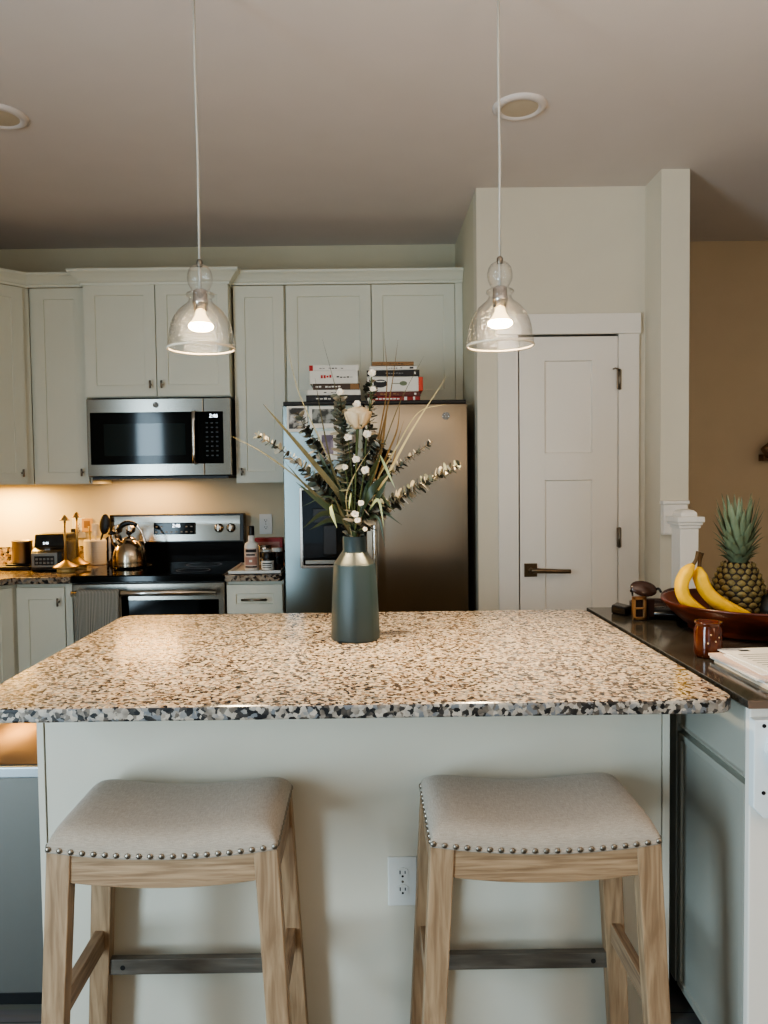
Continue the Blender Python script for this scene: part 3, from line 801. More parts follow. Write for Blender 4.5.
# two slim stands
def stand(x, y, lab, dz=0):
    t = thing('brass_stand', lab, 'stand', (x, y, Z))
    MB().lathe([(.001, Z), (.044, Z), (.046, Z+.006), (.043, Z+.026), (.001, Z+.026)], (x, y, 0), 28).build('base', M['brasswood'], t)
    MB().lathe([(.001, Z+.026), (.066, Z+.026), (.062, Z+.032), (.02, Z+.055), (.006, Z+.066), (.001, Z+.066)], (x, y, 0), 28).build('cone_foot', M['brass'], t)
    MB().cyl((x, y, 0), .0065, Z+.06, Z+.275+dz, 12).build('pole', M['brass'], t)
    MB().lathe([(.001, Z+.273+dz), (.027, Z+.273+dz), (.022, Z+.279+dz), (.006, Z+.299+dz), (.001, Z+.302+dz)], (x, y, 0), 20).build('cone_top', M['brass'], t)
stand(-1.583, 3.925, 'slim brass stand with cone top, nearer the blender base', -.002)
stand(-1.572, 4.06, 'slim brass stand with cone top, nearer the utensil crock', .008)
# crock with utensils
cx, cy = -1.545, 4.27
t = thing('utensil_crock', 'ribbed off-white crock of kitchen utensils left of the kettle', 'crock', (cx, cy, Z))
prof = [(.001, Z), (.064, Z)]
for k in range(10):
    z = Z+.006+k*.0135; prof += [(.068, z), (.0695, z+.007), (.068, z+.0125)]
prof += [(.066, Z+.145), (.060, Z+.145), (.058, Z+.02), (.001, Z+.02)]
MB().lathe(prof, (cx, cy, 0), 32).build('body', M['crock'], t)
def utensil(name, lab, pts, r, mat, head=None):
    t = thing(name, lab, 'utensil', Vector(pts[0]), 'utensils standing in the crock')
    MB().tube(smoothpts(pts, 5), r, 8).build('handle', mat, t)
    if head: head(t)
base = Vector((cx, cy, Z+.03))
def spoonhead(t):
    c = Vector((cx+.058, cy-.02, Z+.232)); mb = MB(); mb.M = Matrix.Translation(c) @ Matrix.Rotation(.12, 4, 'Y')
    mb.sphere((0, 0, 0), 1, 18, 12, (.030, .010, .058)); mb.build('bowl', M['black'], t)
utensil('ladle_spoon', 'black spoon with an oval head standing in the crock', [base+Vector((.01, 0, 0)), base+Vector((.03, -.015, .1)), base+Vector((.045, -.02, .15))], .006, M['black'], spoonhead)
def spat(t): MB().box(cx-.025, cx+.018, cy+.0, cy+.006, Z+.165, Z+.235).build('blade', M['crock'], t, bevel=.003)
utensil('spatula', 'pale spatula with a flat blade standing in the crock', [base, base+Vector((-.003, 0, .08)), base+Vector((-.004, .003, .16))], .005, M['crock'], spat)
utensil('wooden_spoon', 'thin pale wooden spoon handle at the left of the crock', [base+Vector((-.02, 0, 0)), base+Vector((-.035, .005, .1)), base+Vector((-.045, .01, .19))], .005, M['brasswood'])
# striped oven mitt behind the kettle
mb = MB(); mb.M = Matrix.Translation((-1.452, 4.26, Z+.12)) @ Matrix.Rotation(.5, 4, 'Y')
mb.sphere((0, 0, 0), 1, 20, 14, (.036, .014, .06)); mb.sphere((-.032, 0, .002), 1, 12, 8, (.014, .010, .028))
mb.box(-.034, .034, -.013, .013, -.10, -.045)
tag(mb.build('oven_mitt', stripes('black white mitt', (26, 24, 26), (208, 200, 190), 190)), 'black and white striped oven mitt leaning between crock and kettle', 'mitt')
# outlet plate with plug on the back wall, left
def outlet(t, x, y, z, w, h, plate, axis=1):
    MB().box(x-w/2, x+w/2, y-.006, y, z-h/2, z+h/2).build('cover_plate', plate, t, bevel=.003)
    for dz in (.0195, -.0195):
        s = MB()
        pl = [(x+.0165*max(-.82, min(.82, math.cos(2*PI*k/28)*1.0)), z+dz*h/.114+.0145*math.sin(2*PI*k/28)) for k in range(28)]
        s.prism(pl, y-.0085, y-.005, 'Y')
        rc = s.build('receptacle', M['whiteplastic'], t)
        zc = z+dz*h/.114
        MB().box(x-.0075, x-.005, y-.009, y-.0082, zc-.001, zc+.008).box(x+.005, x+.0075, y-.009, y-.0082, zc, zc+.007).cyl((x, y-.0082, zc-.0065), .0028, 0, .0008, 12, 'Y').build('slot', M['slot'], rc)
    MB().cyl((x, y-.006, z), .003, 0, .0015, 10, 'Y').build('screw', M['nickel'], t)
p = at(79, 528, YB); 
t = thing('power_outlet', 'white wall outlet with a black plug behind the brass stands', 'outlet', (p.x, YB, p.z-.06))
outlet(t, p.x, YB, p.z, .075, .118, M['whiteplastic'])
MB().box(p.x-.03, p.x+.0, YB-.045, YB-.009, p.z-.03, p.z-.002).tube(smoothpts([(p.x-.015, YB-.045, p.z-.016), (p.x-.02, YB-.07, p.z-.05), (p.x-.03, YB-.06, p.z-.12), (p.x-.01, YB-.03, CZ1+.102)], 6), .004, 8).build('plug', M['black'], t, bevel=.002)
p = at(86, 526, YB)
t = thing('wood_plaque', 'small tan square plate on the wall beside the white outlet', 'plaque', (p.x, YB, p.z-.04))
MB().box(p.x-.022, p.x+.04, YB-.008, YB, p.z-.035, p.z+.045).build('plate', M['tan'], t, bevel=.003)
MB().box(p.x-.008, p.x+.026, YB-.0095, YB-.007, p.z-.01, p.z+.03).build('inset', M['cork'], t)
# wide outlet right
p = at(266, 524, YB)
t = thing('power_outlet', 'pale wall outlet above the bottles right of the stove', 'outlet', (p.x, YB, p.z-.06))
outlet(t, p.x, YB, p.z, .075, .118, M['whiteplastic'])

# kettle on the stove
kx, ky, kz = -1.290, 4.06, .9225
t = thing('tea_kettle', 'shiny domed steel tea kettle with black arched handle on the stove', 'kettle', (kx, ky, kz))
prof = [(.001, kz), (.082, kz), (.088, kz+.004), (.09, kz+.012), (.0885, kz+.02), (.09, kz+.03), (.0885, kz+.06), (.083, kz+.09), (.072, kz+.116), (.054, kz+.138), (.036, kz+.149), (.034, kz+.152)]
MB().lathe(prof, (kx, ky, 0), 44).build('body', M['copper'], t)
MB().lathe([(.036, kz+.15), (.034, kz+.158), (.02, kz+.166), (.001, kz+.168)], (kx, ky, 0), 28).build('lid', M['copper'], t)
MB().lathe([(.006, kz+.166), (.006, kz+.176), (.016, kz+.182), (.017, kz+.192), (.010, kz+.2), (.001, kz+.201)], (kx, ky, 0), 18).build('lid_knob', M['blacksatin'], t)
MB().tube(smoothpts([(kx-.045, ky-.02, kz+.12), (kx-.068, ky-.03, kz+.15), (kx-.078, ky-.035, kz+.185)], 5), [.022]*6+[.018]*5, 14).build('spout', M['copper'], t)
MB().lathe([(.001, 0), (.02, 0), (.021, .012), (.012, .022), (.001, .023)], (kx-.08, ky-.036, kz+.182), 16).build('spout_cap', M['blacksatin'], t)
arc = [(kx-.085*math.cos(a), ky, kz+.115+.128*math.sin(a)) for a in [PI*k/18 for k in range(2, 19)]]
MB().tube(arc, .005, 8).build('handle_frame', M['chrome'], t)
MB().tube(arc[2:11], [.010, .013, .0145, .015, .015, .0145, .013, .012, .010], 10).build('grip', M['blacksatin'], t)

# tray with bottles, right of the stove
t = thing('serving_tray', 'shallow off-white tray on the short counter right of the stove', 'tray', (-.565, 3.9, Z))
mb = MB(); tx0, tx1, ty0, ty1 = -.698, -.434, 3.73, 4.12
mb.box(tx0, tx1, ty0, ty1, Z, Z+.006)
for b in ((tx0, tx1, ty0, ty0+.006), (tx0, tx1, ty1-.006, ty1), (tx0, tx0+.006, ty0, ty1), (tx1-.006, tx1, ty0, ty1)): mb.box(*b, Z, Z+.018)
mb.build('tray_body', M['whiteplastic'], t, bevel=.002)
zt = Z+.006
def bottle(name, lab, cat, x, y, prof, mat, lid=None, lidmat=None, lb=None, lbmat=None, extra=()):
    t = thing(name, lab, cat, (x, y, zt))
    MB().lathe([(r, zt+h) for r, h in prof], (x, y, 0), 28).build('body', mat, t)
    if lid: MB().lathe([(r, zt+h) for r, h in lid], (x, y, 0), 24).build('cap', lidmat, t)
    if lb:
        MB().lathe([(lb[0], zt+lb[1]), (lb[0], zt+lb[2])], (x, y, 0), 28).build('paper_label', lbmat, t)
        for (z0, z1, u0, u1, mt) in extra:
            mb = MB(); n = 8
            a0, a1 = -PI/2+u0, -PI/2+u1
            ring = [[(x+(lb[0]+.0005)*math.cos(a0+(a1-a0)*k/n), y+(lb[0]+.0005)*math.sin(a0+(a1-a0)*k/n), zt+z) for k in range(n+1)] for z in (z0, z1)]
            mb.loft(ring, True, False, closed=False); mb.build('label_print', mt, t)
wp = M['whiteplastic']
bottle('lotion_bottle', 'tall white bottle with a black cap standing on the tray', 'bottle', -.598, 3.86, [(.001, 0), (.034, 0), (.037, .006), (.037, .125), (.034, .138), (.018, .148), (.016, .152), (.016, .18), (.001, .18)], wp,
       [(.0155, .178), (.0155, .222), (.013, .228), (.001, .228)], M['black'], (.0376, .012, .115), pmat('bottle label', (206, 190, 180), .6),
       [(.095, .11, -.8, .8, M['ink']), (.078, .086, -.7, .6, M['ink']), (.03, .07, -.9, .9, pmat('pinkish print', (168, 128, 116), .6)), (.016, .024, -.9, .9, M['ink']), (.045, .056, -.2, .2, M['paper'])])
bottle('spice_tin', 'tan and white tin behind the small jars on the tray', 'tin', -.540, 3.93, [(.001, 0), (.036, 0), (.036, .115), (.001, .116)], pmat('tan tin', (190, 168, 140), .4), [(.0375, .104), (.0375, .122), (.001, .123)], M['steel_edge'], (.0366, .02, .1), wp, [(.06, .09, -.7, .8, M['ink']), (.04, .05, -.6, .8, M['ink'])])
bottle('spice_jar', 'small jar with black lid and white label at the front of the tray', 'jar', -.508, 3.80, [(.001, 0), (.030, 0), (.032, .005), (.032, .062), (.026, .072), (.001, .073)], M['blacksatin'], [(.029, .068), (.029, .094), (.026, .097), (.001, .097)], M['black'], (.0326, .01, .056), wp, [(.04, .046, -.8, .8, M['ink']), (.03, .034, -.8, .6, M['ink']), (.02, .024, -.8, .7, M['ink'])])
bottle('spice_jar', 'dark jar with a white lid at the fridge side of the tray', 'jar', -.468, 3.87, [(.001, 0), (.028, 0), (.030, .005), (.030, .085), (.026, .096), (.001, .097)], pmat('brown jar', (58, 40, 34), .15), [(.028, .094), (.028, .112), (.001, .113)], wp, (.0306, .03, .07), M['blacksatin'], ())
t = thing('red_box', 'red carton box with pinkish face behind the tin on the tray', 'box', (-.525, 4.02, zt))
MB().box(-.60, -.452, 3.985, 4.05, zt, zt+.155).build('carton', C_['red'], t, bevel=.002)
MB().box(-.585, -.468, 3.983, 3.986, zt+.03, zt+.135).build('front_print', pmat('pink print', (176, 128, 116), .6), t)

# ------------------------------------------------------------------ island
IX0, IX1, IY0, IY1 = -.858, .762, 1.522, 2.61
def rrect(x0, x1, y0, y1, r, n=6):
    out = []
    for cx_, cy_, a0 in ((x1-r, y0+r, -PI/2), (x1-r, y1-r, 0), (x0+r, y1-r, PI/2), (x0+r, y0+r, PI)):
        for k in range(n+1):
            a = a0+PI/2*k/n; out.append((cx_+r*math.cos(a), cy_+r*math.sin(a)))
    return out
ct = MB().prism(rrect(IX0, IX1, IY0, IY1, .05), .886, .917, 'Z').build('island_countertop', [M['granite'], M['granite_edge_shade']], bevel=.006)
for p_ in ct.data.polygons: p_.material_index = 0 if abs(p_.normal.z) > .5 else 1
tag(ct, 'large speckled beige granite island countertop carrying the vase', 'countertop')
bx0, bx1, by0, by1 = -.819, .740, 1.822, 2.585
t = thing('kitchen_island_base', 'white panelled kitchen island base behind the two stools', 'island', ((bx0+bx1)/2, (by0+by1)/2, 0))
MB().box(bx0+.02, bx1-.02, by0+.003, by1, 0, .886).build('back_panel', M['island'], t)
for a in (bx0, bx1-.017):
    MB().box(a, a+.017, by0, by1, 0, .886).build('end_panel', M['island'], t, bevel=.001)
t = thing('duplex_outlet', 'white duplex outlet on the island panel between the stools', 'outlet', (.0765, by0, .32))
outlet(t, .0765, by0+.003, .382, .073, .124, M['whiteplastic'])

# trash can beside the island
tx0, tx1, ty0, ty1, tz = -1.15, -.826, 1.94, 2.40, .638
t = thing('trash_can', 'tall stainless trash can beside the left end of the island', 'trash can', ((tx0+tx1)/2, (ty0+ty1)/2, 0))
MB().prism(rrect(tx0, tx1, ty0, ty1, .03), .03, tz-.03, 'Z').build('body', pmat('satin can steel', (122, 120, 114), .42, .8), t)
MB().prism(rrect(tx0-.003, tx1+.003, ty0-.003, ty1+.003, .032), 0, .03, 'Z').build('foot_band', M['black'], t)
MB().prism(rrect(tx0-.003, tx1+.003, ty0-.003, ty1+.003, .032), tz-.03, tz, 'Z').build('rim', pmat('light steel rim', (176, 184, 188), .35, .7), t, bevel=.004)
def lidm():
    mb = MB(); n = 12
    rows = []
    for j in range(n+1):
        y = ty0+.012+(ty1-ty0-.024)*j/n
        rows.append([(tx0+.01+(tx1-tx0-.02)*i/n, y, tz+.002+.02*math.sin(PI*i/n)**.6*math.sin(PI*j/n)**.6) for i in range(n+1)])
    return mb.loft(rows, True, False, closed=False)
lidm().build('lid', pmat('brushed lid warm reflection', (190, 150, 112), .3, .7, bump=.05, bscale=8, stretch=(2, 14, 2)), t)  # steel lid; warm reflection put into its brownish colour

# ------------------------------------------------------------------ stools
def make_stool(cx, cy, label):
    t = thing('saddle_stool', label, 'stool', (cx, cy, 0), 'saddle counter stools at the island')
    hw, hd = .235, .150
    zb = lambda u: .6195 + .0185*u*u
    # upholstered saddle seat
    mb = MB(); nu, nv = 40, 30; rows = []
    for j in range(nv+1):
        v = -1+2*j/nv; v = math.copysign(1-(1-abs(v))**1.6, v); row = []
        for i in range(nu+1):
            u = -1+2*i/nu; u = math.copysign(1-(1-abs(u))**1.6, u)
            e = max(0, 1-abs(u)**7)**.42 * max(0, 1-abs(v)**6)**.45
            k = 1 - .012*(1-e)
            row.append((cx+u*hw, cy+v*hd, zb(u)+(.047+.009*u*u)*e))
        rows.append(row)
    mb.loft(rows, True, False, closed=False)
    # skirt under the edge and underside
    loop = [(u, -1) for u in [-1+2*i/nu for i in range(nu+1)]] + [(1, v) for v in [-1+2*j/nv for j in range(1, nv+1)]] + [(u, 1) for u in [1-2*i/nu for i in range(1, nu+1)]] + [(-1, v) for v in [1-2*j/nv for j in range(1, nv)]]
    mb.loft([[(cx+u*hw, cy+v*hd, zb(u)+.0005) for u, v in loop], [(cx+u*hw, cy+v*hd, zb(u)-.006) for u, v in loop], [(cx+u*hw*.96, cy+v*hd*.96, zb(u)-.008) for u, v in loop]], True, True)
    st = mb.build('seat_cushion', M['linen'], t)
    # nail heads
    mb = MB()
    def nail(x, y, z, ax):
        n, m = 10, 4; r = .0062
        rings = []
        for k in range(m+1):
            a = PI/2*k/m; q, d = max(r*math.cos(a), 1e-5), r*.6*math.sin(a)
            ring = []
            for i in range(n):
                c_, s_ = q*math.cos(2*PI*i/n), q*math.sin(2*PI*i/n)
                ring.append((x+c_, y+ax[1]*d, z+s_) if ax[1] else (x+ax[0]*d, y+c_, z+s_))
            rings.append(ring)
        mb.loft(rings, True, False)
    for sgn in (-1, 1):
        for k in range(21):
            u = -.975+1.95*k/20; nail(cx+u*hw, cy+sgn*(hd), zb(u)+.001, (0, sgn))
        for k in range(13):
            v = -.92+1.84*k/12; nail(cx+sgn*(hw), cy+v*hd, zb(1)+.001, (sgn, 0))
    mb.build('nailhead_trim', M['nickel'], st)
    # aprons, curved along the saddle
    for sgn in (-1, 1):
        y0 = cy+sgn*(hd-.006); y1 = y0-sgn*.022
        us = [-.84+1.68*k/16 for k in range(17)]
        poly = [(cx+u*hw, zb(u)-.005) for u in us] + [(cx+u*hw, .551+.021*u*u) for u in us[::-1]]
        MB().prism(poly, min(y0, y1), max(y0, y1), 'Y').build('apron', M['oak_h'], t, bevel=.0015)
    for sgn in (-1, 1):
        x0 = cx+sgn*(hw-.004); x1 = x0-sgn*.022
        MB().box(min(x0, x1), max(x0, x1), cy-hd+.03, cy+hd-.03, .552, zb(1)-.006).build('apron', M['oak_y'], t, bevel=.0015)
    # splayed legs
    LW, LD = .049, .036
    legc = {}
    for sxn in (-1, 1):
        for syn in (-1, 1):
            def ctr(z, sxn=sxn, syn=syn):
                k = (.632-z)
                return (cx+sxn*(hw-LW/2-.001+.056*k), cy+syn*(hd-LD/2-.003+.018*k))
            legc[(sxn, syn)] = ctr
            rings = []
            for z in (.005, .62 if True else 0):
                x, y = ctr(z); w = LW/2*(.92 if z < .1 else 1); d_ = LD/2
                zz = z
                ring = []
                for a, b in ((-1, -1), (1, -1), (1, 1), (-1, 1)):
                    u = (x+a*w-cx)/hw
                    ring.append((x+a*w, y+b*d_, zb(min(1, abs(u)))-.006 if z > .1 else 0.0))
                rings.append(ring)
            MB().loft(rings, False, True).build('leg', M['oak_v'], t, bevel=.002)
    # side stretchers and back foot bar
    for sxn in (-1, 1):
        z = .282
        a = legc[(sxn, -1)](z); b = legc[(sxn, 1)](z)
        MB().box(min(a[0], b[0])-.011, max(a[0], b[0])+.011, a[1]+LD/2-.004, b[1]-LD/2+.004, z-.024, z+.024).build('side_stretcher', M['oak_y'], t, bevel=.0015)
    z = .210; a = legc[(-1, 1)](z); b = legc[(1, 1)](z)
    yb_ = a[1]-.012
    bar = MB().box(a[0]+LW/2-.004, b[0]-LW/2+.004, yb_, yb_+.02, z-.019, z+.019).build('foot_bar', M['footbar'], t, bevel=.002)
    MB().cyl((a[0]+.055, yb_+.0005, z-.001), .006, 0, .0012, 14, 'Y').cyl((b[0]-.055, yb_+.0005, z-.001), .006, 0, .0012, 14, 'Y').build('screw', M['slot'], bar)
    z = .13; a = legc[(-1, -1)](z); b = legc[(1, -1)](z)
    MB().box(a[0]+LW/2-.004, b[0]-LW/2+.004, a[1]-.010, a[1]+.010, z-.022, z+.022).build('foot_rest', M['oak_h'], t, bevel=.002)
    return t
s1 = make_stool(-.425, 1.64, 'oak saddle stool with taupe linen seat, by the island\'s trash can end')
dup(s1, (.355+.425, 0, 0), 'oak saddle stool with taupe linen seat, beside the outlet and grey side cabinet')

# ------------------------------------------------------------------ side cabinet and black counter on the right
RX0, RY0, RY1, RX1 = .792, 1.54, 2.62, 1.62
t = thing('side_cabinet', 'grey-green cabinet with white end panel under the black counter', 'cabinet', (1.2, 2.1, 0))
MB().box(RX0+.021, RX1, RY0+.02, RY1, .045, .897).build('carcass', M['cab'], t)
MB().box(RX0+.05, RX1, RY0+.05, RY1, 0, .045).build('toe_kick', M['black'], t)
# door and drawer on the face that looks at the stools
def sideface(z0, z1, y0, y1, name, fr):
    mb = MB(); mb.M = Matrix(((0, 1, 0, 0), (-1, 0, 0, 0), (0, 0, 1, 0), (0, 0, 0, 1)))   # (x,y) -> (y,-x)
    shaker(-y1, -y0, z0, z1, RX0, rail=fr, rec=.006, mb=mb)
    return mb.build(name, M['greycab'], t, bevel=.0015)
sideface(.055, .722, RY0+.022, 1.90, 'door', .018)
sideface(.738, .889, RY0+.022, 1.90, 'drawer', .003)
sideface(.055, .889, 1.91, RY1-.01, 'door', .05)
MB().box(RX0, RX1, RY0, RY0+.02, 0, .897).build('end_panel', M['trim'], t, bevel=.003)
ct = MB().box(.775, RX1+.03, 1.515, 2.645, .899, .9165).build('black_countertop', M['darkstone'], bevel=.002)
tag(ct, 'polished black countertop right of the island under the fruit bowl', 'countertop')
MB().box(.7755, RX1+.0295, 1.5125, 1.5155, .8995, .9155).build('front_edge', M['darkstone_edge'], ct)
t = thing('shelf_bracket', 'white angular bracket plate screwed to the cabinet end below the papers', 'bracket', (.87, RY0, .66))
wb = pmat('cool white bracket', (226, 232, 232), .35)
MB().prism([(.790, .874), (.790, .690), (.812, .668), (.92, .668), (.92, .874)], RY0-.022, RY0, 'Y').build('plate', wb, t, bevel=.002)
MB().prism([(.92, .852), (.822, .852), (.808, .812), (.826, .780), (.92, .715)], RY0-.046, RY0-.02, 'Y').build('arm', wb, t, bevel=.006)
MB().cyl((.810, RY0-.022, .862), .0042, 0, .0012, 12, 'Y').cyl((.810, RY0-.022, .722), .0042, 0, .0012, 12, 'Y').build('screw', M['slot'], t)

# ------------------------------------------------------------------ on the black counter
Z2 = .9165
# belt coil + buckle
def spiral(cx, cy, r0, r1, turns, z, sq=1.):
    return [(cx+(r0+(r1-r0)*k/90)*math.cos(turns*2*PI*k/90), cy+sq*(r0+(r1-r0)*k/90)*math.sin(turns*2*PI*k/90), z) for k in range(91)]
t = thing('leather_belt', 'dark leather belt coiled by the fruit bowl, its square buckle upright', 'belt', (.97, 2.5, Z2))
pts = spiral(.985, 2.53, .03, .095, 3.6, Z2+.004, .85)
mb = MB(); vs = []; 
rows = [[(p[0]*1, p[1], Z2+.001) for p in pts], [(p[0], p[1], Z2+.036) for p in pts]]
mb.loft(rows, True, False, closed=False); mb.build('strap', M['leather'], t, solid=.004)
bb = MB(); b0, b1, z0, z1, yb = .848, .890, Z2+.003, Z2+.076, 2.39
for c in ((b0, b0+.009, z0, z1), (b1-.009, b1, z0, z1), (b0, b1, z0, z0+.009), (b0, b1, z1-.009, z1), (b0, b1, (z0+z1)/2-.003, (z0+z1)/2+.003)):
    bb.box(c[0], c[1], yb-.008, yb+.001, c[2], c[3])
bb.M = Matrix.Identity(4)
bb.build('buckle', M['buckle'], t, bevel=.0015)
MB().box(b0+.008, b1+.03, yb+.002, yb+.006, z0+.008, z1-.008).build('strap_end', M['leather'], t, bevel=.001)
# sunglasses case and sunglasses
mb = MB(); mb.M = Matrix.Translation((1.0, 2.41, Z2)) @ Matrix.Rotation(-.25, 4, 'Z')
mb.sphere((0, 0, .02), 1, 28, 14, (.115, .05, .020))
tag(mb.build('glasses_case', M['leather_black']), 'flat glossy black case lying in front of the coiled belt', 'case')
t = thing('sunglasses', 'brown sunglasses resting on the coiled belt beside the bowl', 'sunglasses', (.99, 2.5, Z2+.04))
for (lx, ly, lz, rt) in ((.925, 2.50, Z2+.086, .15), (1.02, 2.48, Z2+.064, -.1)):
    mb = MB(); mb.M = Matrix.Translation((lx, ly, lz)) @ Matrix.Rotation(rt, 4, 'Y') @ Matrix.Rotation(-.5, 4, 'X')
    mb.sphere((0, 0, 0), 1, 22, 10, (.046, .010, .028)); mb.build('lens', M['tortoise'], t)
MB().tube(smoothpts([(.966, 2.50, Z2+.084), (.972, 2.49, Z2+.086), (.978, 2.485, Z2+.074)], 4), .004, 8).build('nose_bridge', M['leather_black'], t)
for (a, b) in (((.882, 2.50, Z2+.078), (.93, 2.62, Z2+.045)), ((1.062, 2.48, Z2+.058), (1.065, 2.60, Z2+.042))):
    MB().tube(smoothpts([a, ((a[0]+b[0])/2, (a[1]+b[1])/2, a[2]), b], 4), .0035, 8).build('temple_arm', M['leather_black'], t)
tag(MB().prism([(.822, 2.52), (.848, 2.46), (.885, 2.50), (.86, 2.58)], Z2, Z2+.03, 'Z').build('card_wallet', M['leather_black'], bevel=.006), 'small black wallet lying left of the belt buckle', 'wallet')

# fruit bowl
fbx, fby = 1.14, 2.215
t = thing('fruit_bowl', 'wide red-brown wooden bowl of fruit on the black counter', 'bowl', (fbx, fby, Z2))
prof = [(.001, Z2), (.165, Z2), (.175, Z2+.006), (.172, Z2+.014), (.19, Z2+.024), (.225, Z2+.056), (.252, Z2+.086), (.252, Z2+.091), (.246, Z2+.091), (.215, Z2+.058), (.18, Z2+.03), (.15, Z2+.02), (.001, Z2+.018)]
MB().lathe(prof, (fbx, fby, 0), 64).build('body', M['redwood'], t)
# bananas
def banmat(name, end):
    m = pmat(name, (234, 184, 44), .45, var=.12, vscale=30)
    return m
M['banana'] = banmat('banana skin', 0); M['banstem'] = pmat('banana stem', (78, 58, 30), .6, var=.3, vscale=60); M['bantip'] = pmat('banana tip', (40, 28, 20), .7)
def banana(label, pix, Y0, Y1, w):
    pts = [at(p[0], p[1], Y0+(Y1-Y0)*k/(len(pix)-1)) for k, p in enumerate(pix)]
    P = smoothpts(pts, 7); n = len(P)
    t = thing('banana', label, 'banana', (P[n//2].x, P[n//2].y, min(p.z for p in P)-.02), 'bananas in the fruit bowl')
    ks = int(n*.27); kt = n-2
    def ringset(i0, i1, rad, ngon=6):
        rings = []
        for i in range(i0, i1+1):
            tt = (P[min(i+1, n-1)]-P[max(i-1, 0)]).normalized()
            side = Vector((0, 1, 0)); side = (side-tt*side.dot(tt)).normalized(); o2 = tt.cross(side)
            u = i/(n-1); r = rad(u)
            ring = []
            for k in range(20):
                a = 2*PI*k/20; rr = r*(1+.07*math.cos(5*a))
                ring.append(P[i]+side*math.cos(a)*rr+o2*math.sin(a)*rr)
            rings.append(ring)
        return rings
    f = lambda u: w*(.2 + .8*min(1, max(0, (u-.20)/.15))**.8) * (1 if u < .72 else max(.18, 1-((u-.72)/.28)**2.2*.85))
    MB().loft(ringset(ks-2, n-2, f), True, True).build('peel', M['banana'], t)
    MB().loft(ringset(0, ks, lambda u: w*(.42 - 1.6*u if u < .1 else .26+ .9*max(0, u-.18))), True, True).build('stem', M['banstem'], t)
    MB().loft(ringset(n-3, n-1, lambda u: w*.2), True, True).build('tip', M['bantip'], t)
banana('yellow banana on the outer left of the bunch in the bowl', [(699, 552), (695, 562), (688, 571), (682, 584), (685, 598), (697, 609), (714, 615)], 2.17, 2.16, .019)
banana('longer yellow banana nearer the pineapple in the bowl', [(701, 553), (699.5, 564), (700, 575), (706, 590), (718, 602), (735, 611), (754, 616)], 2.19, 2.16, .0205)
# pineapple
pX, pY, pZ = at(738, 560, 2.27).x, 2.27, Z2+.02
t = thing('pineapple', 'whole pineapple with spiky green crown standing in the bowl', 'pineapple', (pX, pY, pZ))
PH = at(738, 562, 2.27).z - pZ
def pr(z):
    u = z/PH; return .076*(1-max(0, (u-.35)/.65)**2.1*.50) if u > .35 else .076*(1-((.35-u)/.35)**3*.25)
mb = MB(); mb.lathe([(max(.002, pr(PH*k/24)*(1 if 0 < k < 24 else .5)), pZ+PH*k/24) for k in range(25)], (pX, pY, 0), 40, True, True)
M['pine_gap'] = pmat('pineapple gap', (36, 26, 16), .7)
M['pine_eye'] = pmat('pineapple eye', (112, 98, 58), .55, var=.4, vscale=50)
bd = mb.build('body', M['pine_gap'], t)
mb = MB(); rows_ = 11; nr = 15
for j in range(rows_):
    z = PH*(j+.5)/rows_; r = pr(z)
    for k in range(nr):
        a = 2*PI*(k+.5*(j % 2))/nr; c = Vector((pX+r*math.cos(a), pY+r*math.sin(a), pZ+z))
        nrm = Vector((math.cos(a), math.sin(a), .15*(1 if z > PH/2 else -1))).normalized()
        tx = Vector((-math.sin(a), math.cos(a), 0)); tz = nrm.cross(tx)
        hw_, hz_ = PI*r/nr*.92, PH/rows_*.60
        shape = [(1, 0), (.55, .75), (0, 1), (-.55, .75), (-1, 0), (-.55, -.75), (0, -1), (.55, -.75)]
        o_ = [c+tx*x*hw_+tz*y*hz_+nrm*.0005 for x, y in shape]; i_ = [c+tx*x*hw_*.62+tz*y*hz_*.6+nrm*.0045 for x, y in shape]
        tip = c+nrm*.006+Vector((0, 0, .003))
        mb.add(o_+i_+[tip], [(q, (q+1) % 8, 8+(q+1) % 8, 8+q) for q in range(8)] + [(8+q, 8+(q+1) % 8, 16) for q in range(8)], True)
mb.build('rind_eyes', M['pine_eye'], bd)
mb = MB(); rr = random.Random(3)
CH = (at(738, 497, 2.27).z - (pZ+PH))*.86
M['pineleaf'] = pmat('pineapple leaf', (112, 124, 96), .5, var=.3, vscale=14)
NL = 70
for k in range(NL):
    u = k/NL; a = k*2.39996
    tilt = 1.25-.85*u+rr.uniform(-.12, .12); L_ = CH*(.34+.62*min(1, u*1.25)) * (1 if u < .8 else 1.05)
    z0 = pZ+PH-.008+u*.055; d = Vector((math.cos(a), math.sin(a), 0))
    pts = []
    for s in range(7):
        q = s/6; out = .014+L_*math.sin(tilt*.62)*q*(1-.05*q)*.78 + (.012*q*q if u < .7 else 0); upz = L_*math.cos(tilt*.62)*q - (.018*q**3 if u < .5 else 0)
        pts.append(Vector((pX, pY, z0))+d*out+Vector((0, 0, upz)))
    wd = .027*(1-.35*u)
    mb.ribbon(pts, [wd*.8, wd, wd, wd*.9, wd*.7, wd*.42, .0008], (-math.sin(a), math.cos(a), 0), -.35)
cr = mb.build('leaf_crown', M['pineleaf'], t); cr['label'] = 'spiky green leaf crown'
# dark avocado at the right in the bowl
mb = MB(); mb.M = Matrix.Translation((at(772, 606, 2.2).x, 2.2, Z2+.072)) @ Matrix.Rotation(.5, 4, 'Y')
mb.sphere((0, 0, 0), 1, 20, 14, (.036, .036, .052))
tag(mb.build('avocado', pmat('avocado skin', (24, 22, 20), .45, bump=.5, bscale=120)), 'dark avocado in the bowl right of the pineapple', 'avocado')
